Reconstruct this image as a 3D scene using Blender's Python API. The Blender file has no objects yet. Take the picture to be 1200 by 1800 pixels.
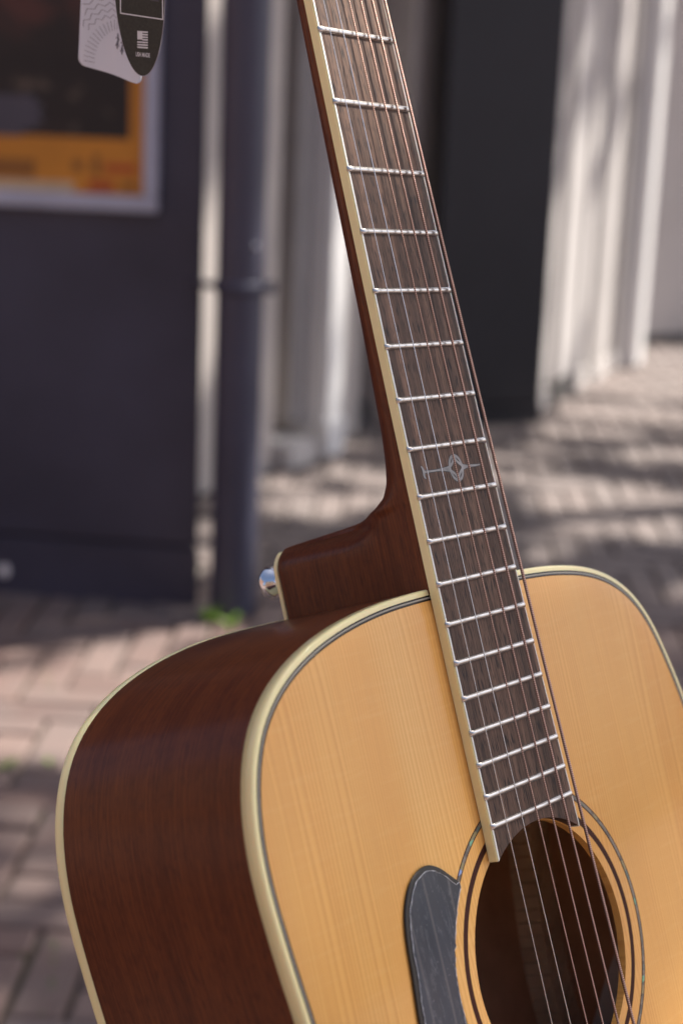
import bpy, bmesh, math, random
from mathutils import Vector, Matrix, noise
R = math.radians
random.seed(7)
scene = bpy.context.scene
COL = scene.collection

# ------------------------------------------------------------------ camera
CAM_H = 1.0
CAMR = Matrix(((0.999167, -0.040799, 0.0), (0.01009, 0.24709, -0.96894), (0.039532, 0.968133, 0.247296)))
FPX = 3065.236          # focal length in pixels of the 1200 x 1800 picture
cam_data = bpy.data.cameras.new('camera')
cam = bpy.data.objects.new('camera', cam_data)
COL.objects.link(cam)
m4 = CAMR.to_4x4(); m4.translation = (0, 0, CAM_H)
cam.matrix_world = m4
cam_data.sensor_fit = 'VERTICAL'; cam_data.sensor_height = 36.0; cam_data.sensor_width = 24.0
cam_data.lens = FPX / 1800 * 36
cam_data.clip_start = 0.02; cam_data.clip_end = 600
cam_data.dof.use_dof = True
cam_data.dof.focus_distance = 0.697
cam_data.dof.aperture_fstop = 7.4
scene.camera = cam

# ------------------------------------------------------------------ sky, sun, exposure
SUN_EL, SUN_AZ = R(56), R(60)      # azimuth measured from +Y (camera forward) towards +X
SUN = Vector((math.cos(SUN_EL)*math.sin(SUN_AZ), math.cos(SUN_EL)*math.cos(SUN_AZ), math.sin(SUN_EL)))
world = bpy.data.worlds.new('World'); scene.world = world; world.use_nodes = True
wn = world.node_tree
sky = wn.nodes.new('ShaderNodeTexSky'); sky.sky_type = 'NISHITA'; sky.sun_disc = False
sky.sun_elevation = SUN_EL; sky.sun_rotation = SUN_AZ; sky.air_density = 0.72; sky.dust_density = 4.0; sky.ozone_density = 0.6
bg = wn.nodes['Background']; bg.inputs['Strength'].default_value = 0.10
wn.links.new(sky.outputs['Color'], bg.inputs['Color'])
sun_data = bpy.data.lights.new('sun', 'SUN'); sun_data.energy = 4.5; sun_data.angle = R(0.53); sun_data.color = (1.0, 0.94, 0.86)
sun_ob = bpy.data.objects.new('sun', sun_data); COL.objects.link(sun_ob)
sun_ob.rotation_euler = SUN.to_track_quat('Z', 'Y').to_euler(); sun_ob.location = SUN*30
vs = scene.view_settings
vs.view_transform = 'Standard'; vs.look = 'None'; vs.gamma = 1.0; vs.use_curve_mapping = False
vs.exposure = 1.28
scene.render.resolution_x = 682; scene.render.resolution_y = 1024

# ------------------------------------------------------------------ helpers
def to_world(u, v, depth):
    """a point at camera depth along the ray of pixel (u, v)"""
    p = Vector(((u-600)/FPX*depth, -(v-900)/FPX*depth, -depth))
    return CAMR @ p + Vector((0, 0, CAM_H))
def on_ground(u, v, z=0.0):
    d = CAMR @ Vector(((u-600)/FPX, -(v-900)/FPX, -1))
    s = (z-CAM_H)/d.z
    return Vector((0, 0, CAM_H)) + d*s
def to_pixel(p):
    c = CAMR.transposed() @ (Vector(p)-Vector((0, 0, CAM_H)))
    return 600-FPX*c.x/c.z, 900+FPX*c.y/c.z, -c.z
def tag(o, label=None, cat=None, group=None, kind=None):
    if label: o['label'] = label
    if cat: o['category'] = cat
    if group: o['group'] = group
    if kind: o['kind'] = kind
    return o
def mesh(name, verts, faces, smooth=False, uvs=None):
    me = bpy.data.meshes.new(name)
    me.from_pydata([tuple(v) for v in verts], [], faces)
    if smooth:
        me.polygons.foreach_set('use_smooth', [True]*len(me.polygons))
    if uvs:
        ul = me.uv_layers.new(name='UVMap')
        for l in me.loops: ul.data[l.index].uv = uvs[l.vertex_index]
    me.update()
    return me
def obj(name, me, mat=None, parent=None, loc=(0, 0, 0)):
    o = bpy.data.objects.new(name, me); COL.objects.link(o)
    if mat and not me.materials: me.materials.append(mat)
    if parent: o.parent = parent
    o.location = loc
    return o
def empty(name, loc=(0, 0, 0)):
    o = bpy.data.objects.new(name, None); COL.objects.link(o); o.location = loc
    o.empty_display_size = 0.05
    return o
def bm_mesh(name, bm, smooth=False, recalc=True):
    if recalc: bmesh.ops.recalc_face_normals(bm, faces=bm.faces)
    me = bpy.data.meshes.new(name); bm.to_mesh(me); bm.free()
    if smooth: me.polygons.foreach_set('use_smooth', [True]*len(me.polygons))
    return me
def add_prism(bm, poly, z0, z1):
    a = [bm.verts.new((p[0], p[1], z0)) for p in poly]; b = [bm.verts.new((p[0], p[1], z1)) for p in poly]
    n = len(poly)
    bm.faces.new(a[::-1]); bm.faces.new(b)
    for i in range(n): bm.faces.new((a[i], a[(i+1) % n], b[(i+1) % n], b[i]))
def prism(name, poly, z0, z1, bevel=0.0, seg=2):
    bm = bmesh.new(); add_prism(bm, poly, z0, z1)
    bmesh.ops.recalc_face_normals(bm, faces=bm.faces)
    if bevel: bmesh.ops.bevel(bm, geom=bm.edges[:], offset=bevel, segments=seg, affect='EDGES', clamp_overlap=True)
    return bm_mesh(name, bm)
def tube(name, pts, r, seg=10, closed=False, cap=True, radii=None):
    pts = [Vector(p) for p in pts]; n = len(pts); V = []; F = []
    prev = None
    for i, p in enumerate(pts):
        if closed: t = (pts[(i+1) % n]-pts[i-1]).normalized()
        else: t = (pts[min(i+1, n-1)]-pts[max(i-1, 0)]).normalized()
        if prev is None:
            a = Vector((0, 0, 1)) if abs(t.z) < 0.9 else Vector((1, 0, 0))
            x = t.cross(a).normalized()
        else:
            x = (prev-t*prev.dot(t)).normalized()
        prev = x; y = t.cross(x)
        rr = radii[i] if radii else r
        for k in range(seg):
            an = 2*math.pi*k/seg
            V.append(p+(x*math.cos(an)+y*math.sin(an))*rr)
    m = n if closed else n-1
    for i in range(m):
        for k in range(seg):
            F.append((i*seg+k, i*seg+(k+1) % seg, ((i+1) % n)*seg+(k+1) % seg, ((i+1) % n)*seg+k))
    if cap and not closed:
        F.append(tuple(range(seg))[::-1]); F.append(tuple((n-1)*seg+k for k in range(seg)))
    return mesh(name, V, F, smooth=True)
def lathe(name, prof, seg=32, axis=None, origin=(0, 0, 0)):
    """prof: (radius, height) pairs along axis"""
    ax = Vector(axis or (0, 0, 1)).normalized()
    a = Vector((1, 0, 0)) if abs(ax.x) < 0.9 else Vector((0, 1, 0))
    x = ax.cross(a).normalized(); y = ax.cross(x); o = Vector(origin)
    V = []; F = []
    for r, h in prof:
        for k in range(seg):
            an = 2*math.pi*k/seg
            V.append(o+ax*h+(x*math.cos(an)+y*math.sin(an))*r)
    for i in range(len(prof)-1):
        for k in range(seg):
            F.append((i*seg+k, i*seg+(k+1) % seg, (i+1)*seg+(k+1) % seg, (i+1)*seg+k))
    F.append(tuple(range(seg))[::-1]); F.append(tuple((len(prof)-1)*seg+k for k in range(seg)))
    return mesh(name, V, F, smooth=True)
def catmull(pts, n, closed=False):
    out = []; m = len(pts); P = [Vector(p) for p in pts]
    segs = m if closed else m-1
    for i in range(segs):
        if closed: a, b, c, d = P[i-1], P[i], P[(i+1) % m], P[(i+2) % m]
        else: a, b, c, d = P[max(i-1, 0)], P[i], P[i+1], P[min(i+2, m-1)]
        for k in range(n):
            t = k/n
            out.append(0.5*((2*b)+(c-a)*t+(2*a-5*b+4*c-d)*t*t+(3*b-a-3*c+d)*t**3))
    if not closed: out.append(P[-1].copy())
    return out
def resample(pts, n, closed=True):
    P = list(pts)+([pts[0]] if closed else [])
    L = [0.0]
    for i in range(1, len(P)): L.append(L[-1]+(P[i]-P[i-1]).length)
    out = []; j = 0
    for k in range(n):
        s = L[-1]*k/(n if closed else n-1)
        while j < len(L)-2 and L[j+1] < s: j += 1
        t = (s-L[j])/max(L[j+1]-L[j], 1e-9)
        out.append(P[j].lerp(P[j+1], min(max(t, 0), 1)))
    return out
def lerp_table(x, tab):
    if x <= tab[0][0]: return tab[0][1]
    for (a, va), (b, vb) in zip(tab, tab[1:]):
        if x <= b: return va+(vb-va)*(x-a)/(b-a)
    return tab[-1][1]

# ------------------------------------------------------------------ materials
class NT:
    def __init__(self, name):
        self.m = bpy.data.materials.new(name); self.m.use_nodes = True
        self.t = self.m.node_tree; self.b = self.t.nodes['Principled BSDF']
    def n(self, typ, **kw):
        nd = self.t.nodes.new('ShaderNode'+typ)
        for k, v in kw.items():
            if k.startswith('_'): setattr(nd, k[1:], v)
            else:
                key = k.replace('__', ' ')
                self.put(nd.inputs[int(key[1:])] if key[0] == 'i' and key[1:].isdigit() else nd.inputs[key], v)
        return nd
    def put(self, sock, v):
        if isinstance(v, bpy.types.NodeSocket): self.t.links.new(v, sock)
        elif isinstance(v, bpy.types.Node): self.t.links.new(v.outputs[0], sock)
        else: sock.default_value = v
    def set(self, **kw):
        for k, v in kw.items(): self.put(self.b.inputs[k.replace('__', ' ')], v)
        return self
    def math(self, op, a, b=0.0, c=None):
        nd = self.t.nodes.new('ShaderNodeMath'); nd.operation = op
        self.put(nd.inputs[0], a); self.put(nd.inputs[1], b)
        if c is not None: self.put(nd.inputs[2], c)
        return nd.outputs[0]
    def coords(self, out='Object', scale=(1, 1, 1)):
        tc = self.t.nodes.new('ShaderNodeTexCoord'); mp = self.t.nodes.new('ShaderNodeMapping')
        self.t.links.new(tc.outputs[out], mp.inputs['Vector']); mp.inputs['Scale'].default_value = scale
        return mp.outputs[0]
    def noise(self, vec, scale=5, detail=3, rough=0.5, dist=0.0):
        nd = self.n('TexNoise', Vector=vec, Scale=scale, Detail=detail, Roughness=rough, Distortion=dist)
        return nd.outputs['Fac']
    def ramp(self, fac, stops, interp='LINEAR'):
        nd = self.t.nodes.new('ShaderNodeValToRGB'); self.put(nd.inputs[0], fac)
        cr = nd.color_ramp; cr.interpolation = interp
        while len(cr.elements) < len(stops): cr.elements.new(0.5)
        for e, (p, c) in zip(cr.elements, stops):
            e.position = p; e.color = (c[0], c[1], c[2], 1) if len(c) == 3 else c
        return nd.outputs['Color']
    def mix(self, fac, a, b, mode='MIX'):
        nd = self.t.nodes.new('ShaderNodeMix'); nd.data_type = 'RGBA'; nd.blend_type = mode
        self.put(nd.inputs[0], fac)
        self.put(nd.inputs[6], (*a, 1) if isinstance(a, tuple) else a); self.put(nd.inputs[7], (*b, 1) if isinstance(b, tuple) else b)
        return nd.outputs[2]
    def bump(self, h, strength=0.3, dist=0.001):
        nd = self.n('Bump', Strength=strength, Distance=dist, Height=h)
        self.t.links.new(nd.outputs[0], self.b.inputs['Normal']); return self
    def rgb(self, c): self.b.inputs['Base Color'].default_value = (*c, 1); return self

def plain(name, c, rough=0.5, metal=0.0, var=0.12, scale=12, bump=0.0, coat=0.0, **kw):
    m = NT(name); f = m.noise(m.coords(), scale, 4, 0.6)
    d = tuple(max(x*(1-var), 0) for x in c); l = tuple(min(x*(1+var), 1) for x in c)
    m.set(Base__Color=m.ramp(f, [(0.3, d), (0.7, l)]), Roughness=rough, Metallic=metal, Coat__Weight=coat, **kw)
    if bump: m.bump(m.noise(m.coords(), scale*8, 3), bump, 0.002)
    return m.m

def m_spruce():
    m = NT('spruce_top')
    wob = m.noise(m.coords(scale=(6, 2, 1)), 1.6, 2)
    co = m.coords()
    sep = m.n('SeparateXYZ', Vector=co)
    x = m.math('ADD', sep.outputs[0], m.math('MULTIPLY', wob, 0.006))
    # annual rings: their spacing drifts across the plate
    sp = m.math('ADD', m.math('MULTIPLY', x, 540.0), m.math('MULTIPLY', m.noise(m.coords(scale=(1, 0.02, 0.02)), 17, 3), 30.0))
    fr = m.math('FRACT', sp)
    ring = m.n('MapRange', Value=fr, i1=0.35, i2=1.0, i3=0.0, i4=1.0).outputs[0]
    ring = m.math('MULTIPLY', ring, m.math('ADD', 0.30, m.math('MULTIPLY', m.noise(m.coords(scale=(1, 0.02, 0.02)), 90, 2), 1.1)))
    fib = m.noise(m.coords(scale=(900, 16, 16)), 1.0, 2, 0.6)
    silk = m.noise(m.coords(scale=(45, 420, 1)), 1.0, 2, 0.5)
    band = m.noise(m.coords(scale=(16, 1.3, 1)), 1.0, 3, 0.55)
    base = m.ramp(band, [(0.30, (0.70, 0.335, 0.080)), (0.45, (0.76, 0.402, 0.110)), (0.58, (0.775, 0.428, 0.122)), (0.72, (0.80, 0.482, 0.160))])
    c = m.mix(m.math('MULTIPLY', ring, 0.55), base, (0.55, 0.235, 0.050))
    c = m.mix(m.math('MULTIPLY', m.math('SUBTRACT', fib, 0.4), 0.5), c, (0.52, 0.25, 0.07))
    c = m.mix(m.math('MULTIPLY', m.math('SUBTRACT', silk, 0.52), 0.45), c, (0.86, 0.57, 0.24))
    m.set(Base__Color=c, Roughness=0.45, Specular__IOR__Level=0.12, Coat__Weight=0.65, Coat__Roughness=0.05, Coat__IOR=1.4)
    m.bump(m.math('ADD', m.math('MULTIPLY', fr, 0.35), m.noise(m.coords(scale=(1, 1, 1)), 26, 2)), 0.06, 0.0015)
    return m.m
def m_mahogany(name='mahogany_side', uv=True, dark=1.0, swirl=0.0):
    m = NT(name)
    src = 'UV' if uv else 'Object'
    # grain runs along u (round the rim) or along object y (neck)
    g = (1, 1, 1)
    a = (14, 1100, 1100) if uv else (900, 12, 900)
    b = (110, 3600, 3600) if uv else (3200, 90, 3200)
    c_ = (5.0, 60, 60) if uv else (45, 5.0, 45)
    wide = m.noise(m.coords(src, c_), 1.0, 4, 0.6, swirl)
    mid = m.noise(m.coords(src, a), 1.0, 3, 0.6, 0.3)
    pore = m.noise(m.coords(src, tuple(q*1.0 for q in b)), 1.0, 2, 0.5)
    fleck = m.noise(m.coords(src, (190, 420, 420) if uv else (420, 190, 420)), 1.0, 2, 0.5, 0.4)
    k = dark
    base = m.ramp(wide, [(0.25, (0.054*k, 0.0130*k, 0.0044*k)), (0.5, (0.080*k, 0.0205*k, 0.0060*k)), (0.75, (0.108*k, 0.0300*k, 0.0080*k))])
    c = m.mix(m.ramp(mid, [(0.42, (0, 0, 0)), (0.66, (0.65, 0.65, 0.65))]), base, (0.140*k, 0.039*k, 0.0098*k))
    c = m.mix(m.ramp(fleck, [(0.50, (0, 0, 0)), (0.70, (0.45, 0.45, 0.45))]), c, (0.050*k, 0.011*k, 0.005*k))
    c = m.mix(m.ramp(pore, [(0.55, (0, 0, 0)), (0.68, (0.62, 0.62, 0.62))]), c, (0.022*k, 0.006*k, 0.004*k))
    m.set(Base__Color=c, Roughness=0.45, Specular__IOR__Level=0.12, Coat__Weight=0.30, Coat__Roughness=0.20, Coat__IOR=1.4)
    m.bump(m.math('ADD', m.math('MULTIPLY', m.noise(m.coords('Object'), 20, 2), 1.0), m.math('MULTIPLY', pore, -0.08)), 0.05, 0.0015)
    return m.m
def m_rosewood():
    m = NT('rosewood_board')
    wide = m.noise(m.coords(scale=(230, 5.5, 1)), 1.0, 4, 0.62, 0.25)
    fine = m.noise(m.coords(scale=(1300, 40, 1)), 1.0, 3, 0.6)
    pore = m.noise(m.coords(scale=(1700, 130, 1)), 1.0, 2, 0.5)
    c = m.ramp(wide, [(0.30, (0.020, 0.012, 0.009)), (0.43, (0.062, 0.034, 0.023)), (0.55, (0.115, 0.065, 0.043)), (0.70, (0.22, 0.128, 0.084))])
    c = m.mix(m.ramp(fine, [(0.4, (0, 0, 0)), (0.7, (0.55, 0.55, 0.55))]), c, (0.165, 0.108, 0.078))
    c = m.mix(m.ramp(pore, [(0.54, (0, 0, 0)), (0.63, (0.9, 0.9, 0.9))]), c, (0.013, 0.010, 0.010))
    m.set(Base__Color=c, Roughness=0.55, Specular__IOR__Level=0.25)
    m.bump(m.math('SUBTRACT', fine, m.math('MULTIPLY', pore, 0.8)), 0.35, 0.0003)
    return m.m
def m_wound():
    m = NT('bronze_wound_string')
    w = m.n('TexWave', Vector=m.coords(), Scale=370.0, Distortion=0.0); w.wave_type = 'BANDS'; w.bands_direction = 'Y'
    m.set(Base__Color=m.ramp(w.outputs['Fac'], [(0.0, (0.22, 0.125, 0.098)), (0.5, (0.52, 0.35, 0.285))]), Metallic=0.95, Roughness=0.32)
    m.bump(w.outputs['Fac'], 0.6, 0.0004)
    return m.m
def m_brick(island):
    m = NT('clay_paver_field' if island else 'clay_paver')
    if island: rnd = m.n('NewGeometry').outputs['Random Per Island']
    else: rnd = m.n('ObjectInfo').outputs['Random']
    g = m.coords('Object') if island else None
    geo = m.n('NewGeometry').outputs['Position']
    f = m.noise(geo, 14, 4, 0.65); f2 = m.noise(geo, 160, 3, 0.6)
    c = m.ramp(rnd, [(0.0, (0.130, 0.086, 0.075)), (0.3, (0.180, 0.110, 0.090)), (0.55, (0.150, 0.110, 0.099)), (0.8, (0.200, 0.134, 0.112)), (1.0, (0.142, 0.114, 0.106))])
    c = m.mix(m.ramp(f, [(0.38, (0, 0, 0)), (0.7, (0.6, 0.6, 0.6))]), c, (0.15, 0.118, 0.106))
    c = m.mix(m.ramp(f2, [(0.45, (0, 0, 0)), (0.75, (0.5, 0.5, 0.5))]), c, (0.15, 0.115, 0.105))
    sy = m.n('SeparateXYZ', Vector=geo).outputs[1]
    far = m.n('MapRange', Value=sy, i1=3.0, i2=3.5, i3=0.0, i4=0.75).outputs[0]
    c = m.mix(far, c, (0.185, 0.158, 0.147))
    m.set(Base__Color=c, Roughness=0.82); m.bump(f2, 0.4, 0.002)
    return m.m
def m_ground():
    m = NT('pavement_bed')
    geo = m.n('NewGeometry').outputs['Position']
    f = m.noise(geo, 9, 4, 0.6); moss = m.noise(geo, 3.1, 3, 0.6)
    sand = m.ramp(f, [(0.3, (0.070, 0.060, 0.052)), (0.7, (0.130, 0.110, 0.095))])
    joint = m.mix(m.ramp(moss, [(0.50, (0, 0, 0)), (0.64, (0.85, 0.85, 0.85))]), sand, (0.055, 0.085, 0.022))
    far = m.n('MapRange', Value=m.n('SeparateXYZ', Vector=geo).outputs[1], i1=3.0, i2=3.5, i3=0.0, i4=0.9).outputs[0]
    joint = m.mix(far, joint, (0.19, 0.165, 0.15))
    mp = m.n('Mapping', Vector=geo, Scale=(4.65, 4.65, 4.65))
    br = m.n('TexBrick', Vector=mp.outputs[0], Color1=(0.265, 0.185, 0.162, 1), Color2=(0.215, 0.162, 0.15, 1), Mortar=(0.06, 0.052, 0.046, 1), Scale=1.0)
    br.inputs['Mortar Size'].default_value = 0.035; br.inputs['Brick Width'].default_value = 1.0; br.inputs['Row Height'].default_value = 0.333
    sep = m.n('SeparateXYZ', Vector=geo)
    inx = m.math('LESS_THAN', m.math('ABSOLUTE', sep.outputs[0]), BX)
    iny = m.math('MULTIPLY', m.math('LESS_THAN', sep.outputs[1], BY1), m.math('GREATER_THAN', sep.outputs[1], BY0))
    inside = m.math('MULTIPLY', inx, iny)
    m.set(Base__Color=m.mix(inside, br.outputs[0], joint), Roughness=0.9)
    m.bump(f, 0.5, 0.004)
    return m.m
def m_abalone():
    m = NT('abalone_inlay')
    v = m.n('TexVoronoi', Vector=m.coords(scale=(1, 1, 1)), Scale=330.0)
    c = m.ramp(m.n('SeparateColor', Color=v.outputs['Color']).outputs[0], [(0.0, (0.10, 0.085, 0.070)), (0.25, (0.20, 0.17, 0.13)), (0.5, (0.13, 0.12, 0.10)), (0.68, (0.26, 0.22, 0.10)), (0.82, (0.10, 0.15, 0.13)), (0.93, (0.16, 0.42, 0.26)), (0.975, (0.24, 0.34, 0.62))], 'CONSTANT')
    m.set(Base__Color=c, Roughness=0.3, Coat__Weight=0.2, Coat__Roughness=0.1)
    return m.m
def m_film():
    m = NT('protective_film')
    co = m.coords()
    w = m.noise(m.coords(scale=(34, 13, 1)), 1.0, 5, 0.6, 0.6)
    speck = m.noise(co, 900, 2, 0.5); hair = m.noise(m.coords(scale=(260, 60, 1)), 1.0, 4, 0.7, 1.6)
    crease = m.n('TexWave', Vector=m.coords(scale=(1, 0.16, 1)), Scale=24.0, Distortion=2.6, Detail=2.0)
    crease.wave_type = 'BANDS'; crease.bands_direction = 'X'
    c = m.ramp(w, [(0.35, (0.012, 0.017, 0.030)), (0.52, (0.021, 0.029, 0.047)), (0.70, (0.046, 0.056, 0.076))])
    c = m.mix(m.ramp(speck, [(0.70, (0, 0, 0)), (0.78, (0.4, 0.4, 0.4))]), c, (0.32, 0.34, 0.38))
    c = m.mix(m.ramp(hair, [(0.57, (0, 0, 0)), (0.605, (0.2, 0.2, 0.2)), (0.64, (0, 0, 0))]), c, (0.30, 0.32, 0.35))
    c = m.mix(m.ramp(crease.outputs['Fac'], [(0.965, (0, 0, 0)), (0.995, (0.16, 0.16, 0.16))]), c, (0.32, 0.29, 0.27))
    m.set(Base__Color=c, Roughness=m.ramp(w, [(0.3, (0.25, 0.25, 0.25)), (0.7, (0.48, 0.48, 0.48))]), Coat__Weight=0.45, Coat__Roughness=0.08, Specular__IOR__Level=0.3)
    m.bump(m.math('ADD', w, m.math('MULTIPLY', crease.outputs['Fac'], 0.25)), 0.35, 0.002)
    return m.m
def m_binding(name, c):
    m = NT(name); f = m.noise(m.coords(), 30, 3, 0.6)
    m.set(Base__Color=m.ramp(f, [(0.3, tuple(x*0.95 for x in c)), (0.7, c)]), Roughness=0.32, Coat__Weight=0.5, Coat__Roughness=0.08, Specular__IOR__Level=0.25,
          Subsurface__Weight=0.15, Subsurface__Scale=0.003)
    return m.m
BX, BY0, BY1 = 2.6, 0.5, 7.6
MT = dict(
    spruce=m_spruce(), side=m_mahogany('mahogany_side', True, 1.2), neck=m_mahogany('mahogany_neck', False, 1.25, 1.2),
    board=m_rosewood(), bind=m_binding('cream_binding', (0.86, 0.77, 0.40)), ivory=m_binding('ivory_binding', (0.93, 0.81, 0.43)),
    bindlit=m_binding('lit_binding_edge', (0.82, 0.80, 0.74)),  # cream binding whitened: the light on its edge is put into the colour
    black=plain('black_plastic', (0.010, 0.010, 0.011), 0.25), purf_w=plain('grey_purfling', (0.36, 0.34, 0.28), 0.35),
    fret=plain('nickel_fret', (0.58, 0.56, 0.53), 0.27, 1.0, 0.05, 60), chrome=plain('chrome', (0.72, 0.72, 0.73), 0.06, 1.0, 0.02),
    steel=plain('plain_steel_string', (0.62, 0.61, 0.60), 0.25, 1.0, 0.03), wound=m_wound(),
    ringbrown=plain('rosette_brown', (0.045, 0.012, 0.007), 0.5, Specular__IOR__Level=0.15), abalone=m_abalone(), film=m_film(),
    filmedge=plain('film_edge', (0.55, 0.56, 0.58), 0.4, 0, 0.6, 420), inlay=plain('pearl_inlay', (0.235, 0.225, 0.215), 0.3, 0, 0.35, 160),
    inlayline=plain('inlay_outline', (0.016, 0.013, 0.013), 0.5),
    kerf=plain('kerfed_lining', (0.88, 0.70, 0.50), 0.6, 0, 0.2, 40), paper=plain('label_paper', (0.84, 0.83, 0.82), 0.7),
    tagblack=plain('dark_green_black_card', (0.032, 0.034, 0.027), 0.62, 0, 0.25, 900, 0.15), tagprint=plain('white_print', (0.72, 0.74, 0.76), 0.6),
    tagwhite=plain('white_card', (0.68, 0.71, 0.77), 0.55, 0, 0.03), tagink=plain('grey_ink', (0.12, 0.115, 0.14), 0.6), tagedge=plain('card_edge', (0.42, 0.40, 0.46), 0.6),
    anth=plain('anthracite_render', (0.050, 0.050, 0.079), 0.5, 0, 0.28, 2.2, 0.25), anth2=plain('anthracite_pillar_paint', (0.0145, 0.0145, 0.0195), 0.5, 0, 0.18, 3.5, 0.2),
    pipe=plain('anthracite_pipe_paint', (0.056, 0.056, 0.086), 0.42, 0, 0.15, 5),
    beige=plain('beige_render', (0.50, 0.45, 0.41), 0.75, 0, 0.08, 4, 0.2), greywood=plain('grey_painted_wood', (0.34, 0.315, 0.30), 0.6, 0, 0.1, 5),
    white=plain('white_paint', (0.80, 0.79, 0.77), 0.5, 0, 0.05, 4), offwhite=plain('off_white_render', (0.54, 0.51, 0.485), 0.7, 0, 0.07, 4, 0.2),
    farwall=plain('pale_grey_wall', (0.56, 0.52, 0.49), 0.75, 0, 0.08, 3, 0.2), dirt=plain('dirty_base', (0.10, 0.095, 0.09), 0.8, 0, 0.3, 20),
    alu=plain('blue_grey_aluminium', (0.42, 0.46, 0.58), 0.4, 0.35, 0.06), orange=plain('orange_print', (0.58, 0.23, 0.022), 0.5, 0, 0.10, 6),
    orangedark=plain('brown_print', (0.28, 0.11, 0.018), 0.5), redprint=plain('red_print', (0.45, 0.08, 0.015), 0.5), paleprint=plain('pale_print', (0.55, 0.42, 0.26), 0.5),
    greyprint=plain('grey_print', (0.075, 0.072, 0.095), 0.5), weed=plain('weed_leaf', (0.22, 0.38, 0.04), 0.55, 0, 0.3, 30),
    moss=plain('joint_moss', (0.085, 0.13, 0.03), 0.85, 0, 0.4, 60), bark=plain('tree_bark', (0.10, 0.08, 0.06), 0.9, 0, 0.4, 14, 0.6),
    leaf=plain('tree_leaf', (0.055, 0.095, 0.025), 0.5, 0, 0.3, 3), standblack=plain('black_stand_tube', (0.012, 0.012, 0.012), 0.4),
    brick=m_brick(False), brickf=m_brick(True), ground=m_ground(),
)
def m_glass():
    m = NT('shop_glass'); m.rgb((0.020, 0.024, 0.018)).set(Roughness=0.08, Specular__IOR__Level=0.6)
    return m.m
MT['glass'] = m_glass()
def m_picture():
    m = NT('poster_picture')
    a = m.noise(m.coords(scale=(1, 1, 1)), 7.5, 3, 0.55, 0.6); b = m.noise(m.coords(scale=(1, 1, 1)), 13, 2, 0.5, 0.3)
    c = m.ramp(a, [(0.40, (0.008, 0.007, 0.009)), (0.54, (0.014, 0.010, 0.011)), (0.66, (0.075, 0.024, 0.020))])
    c = m.mix(m.ramp(b, [(0.62, (0, 0, 0)), (0.72, (0.8, 0.8, 0.8))]), c, (0.16, 0.12, 0.09))
    m.set(Base__Color=c, Roughness=0.45)
    return m.m
MT['picture'] = m_picture()

# ------------------------------------------------------------------ the pavement
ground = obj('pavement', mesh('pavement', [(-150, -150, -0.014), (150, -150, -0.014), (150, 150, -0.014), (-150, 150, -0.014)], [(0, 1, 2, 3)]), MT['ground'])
tag(ground, 'reddish brown clay brick pavement with mossy joints and dappled tree shade', kind='structure')
BW = 0.0665; BROT = R(-2.0)
def brick_mesh(lx, ly):
    g = 0.0035; c = 0.004
    hx, hy = lx/2-g, ly/2-g
    V = []; rings = [(0, -0.014), (0, -c), (c, 0)]
    for ins, z in rings:
        for sx, sy in ((-1, -1), (1, -1), (1, 1), (-1, 1)): V.append((sx*(hx-ins), sy*(hy-ins), z))
    F = []
    for r in range(2):
        for k in range(4): F.append((r*4+k, r*4+(k+1) % 4, (r+1)*4+(k+1) % 4, (r+1)*4+k))
    F.append((8, 9, 10, 11))
    return V, F
VH, FH = brick_mesh(3*BW, BW); VV, FV = brick_mesh(BW, 3*BW)
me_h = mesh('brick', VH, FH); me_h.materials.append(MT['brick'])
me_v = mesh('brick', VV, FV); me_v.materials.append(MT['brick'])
cb, sb = math.cos(BROT), math.sin(BROT)
GUITAR_SIL = [(470, 1000), (560, 940), (680, 870), (530, -20), (690, -20), (905, 990), (1040, 992), (1120, 1045), (1200, 1210), (1210, 1810), (170, 1810), (95, 1470), (120, 1320), (200, 1200), (340, 1120), (485, 1080)]
def inside(u, v, poly):
    c = False; j = len(poly)-1
    for i in range(len(poly)):
        (a, b), (x, y) = poly[i], poly[j]
        if (b > v) != (y > v) and u < (x-a)*(v-b)/(y-b)+a: c = not c
        j = i
    return c
bricks = []
seen = set()
rng = random.Random(11)
for ix in range(-43, 44):
    for iy in range(0, 121):
        k = (ix-iy) % 6
        if k < 3: key = ('h', ix-k, iy); cx, cy = (ix-k+1.5)*BW, (iy+0.5)*BW
        else: key = ('v', ix, iy-(5-k)); cx, cy = (ix+0.5)*BW, (iy-(5-k)+1.5)*BW
        if key in seen: continue
        seen.add(key)
        x, y = cx*cb-cy*sb, cx*sb+cy*cb
        if abs(x) > BX-0.12 or y < BY0+0.12 or y > BY1-0.12: continue
        if x < -0.33 and y > 3.35 or x < -0.10 and y > 4.3: continue
        z = rng.gauss(0, 0.0016); tx, ty, rz = rng.gauss(0, 0.007), rng.gauss(0, 0.007), rng.gauss(0, 0.009)
        M = Matrix.Translation((x, y, z)) @ Matrix.Rotation(BROT+rz, 4, 'Z') @ Matrix.Rotation(tx, 4, 'X') @ Matrix.Rotation(ty, 4, 'Y')
        u, v, dep = to_pixel((x, y, 0))
        vis = -30 < u < 1230 and -30 < v < 1830 and not inside(u, v, GUITAR_SIL)
        if vis and x < -0.27 and y > 3.2: vis = False
        bricks.append((dep if vis else 1e6+dep, key[0], M))
bricks.sort(key=lambda b: b[0])
rest_v, rest_f = [], []
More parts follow.
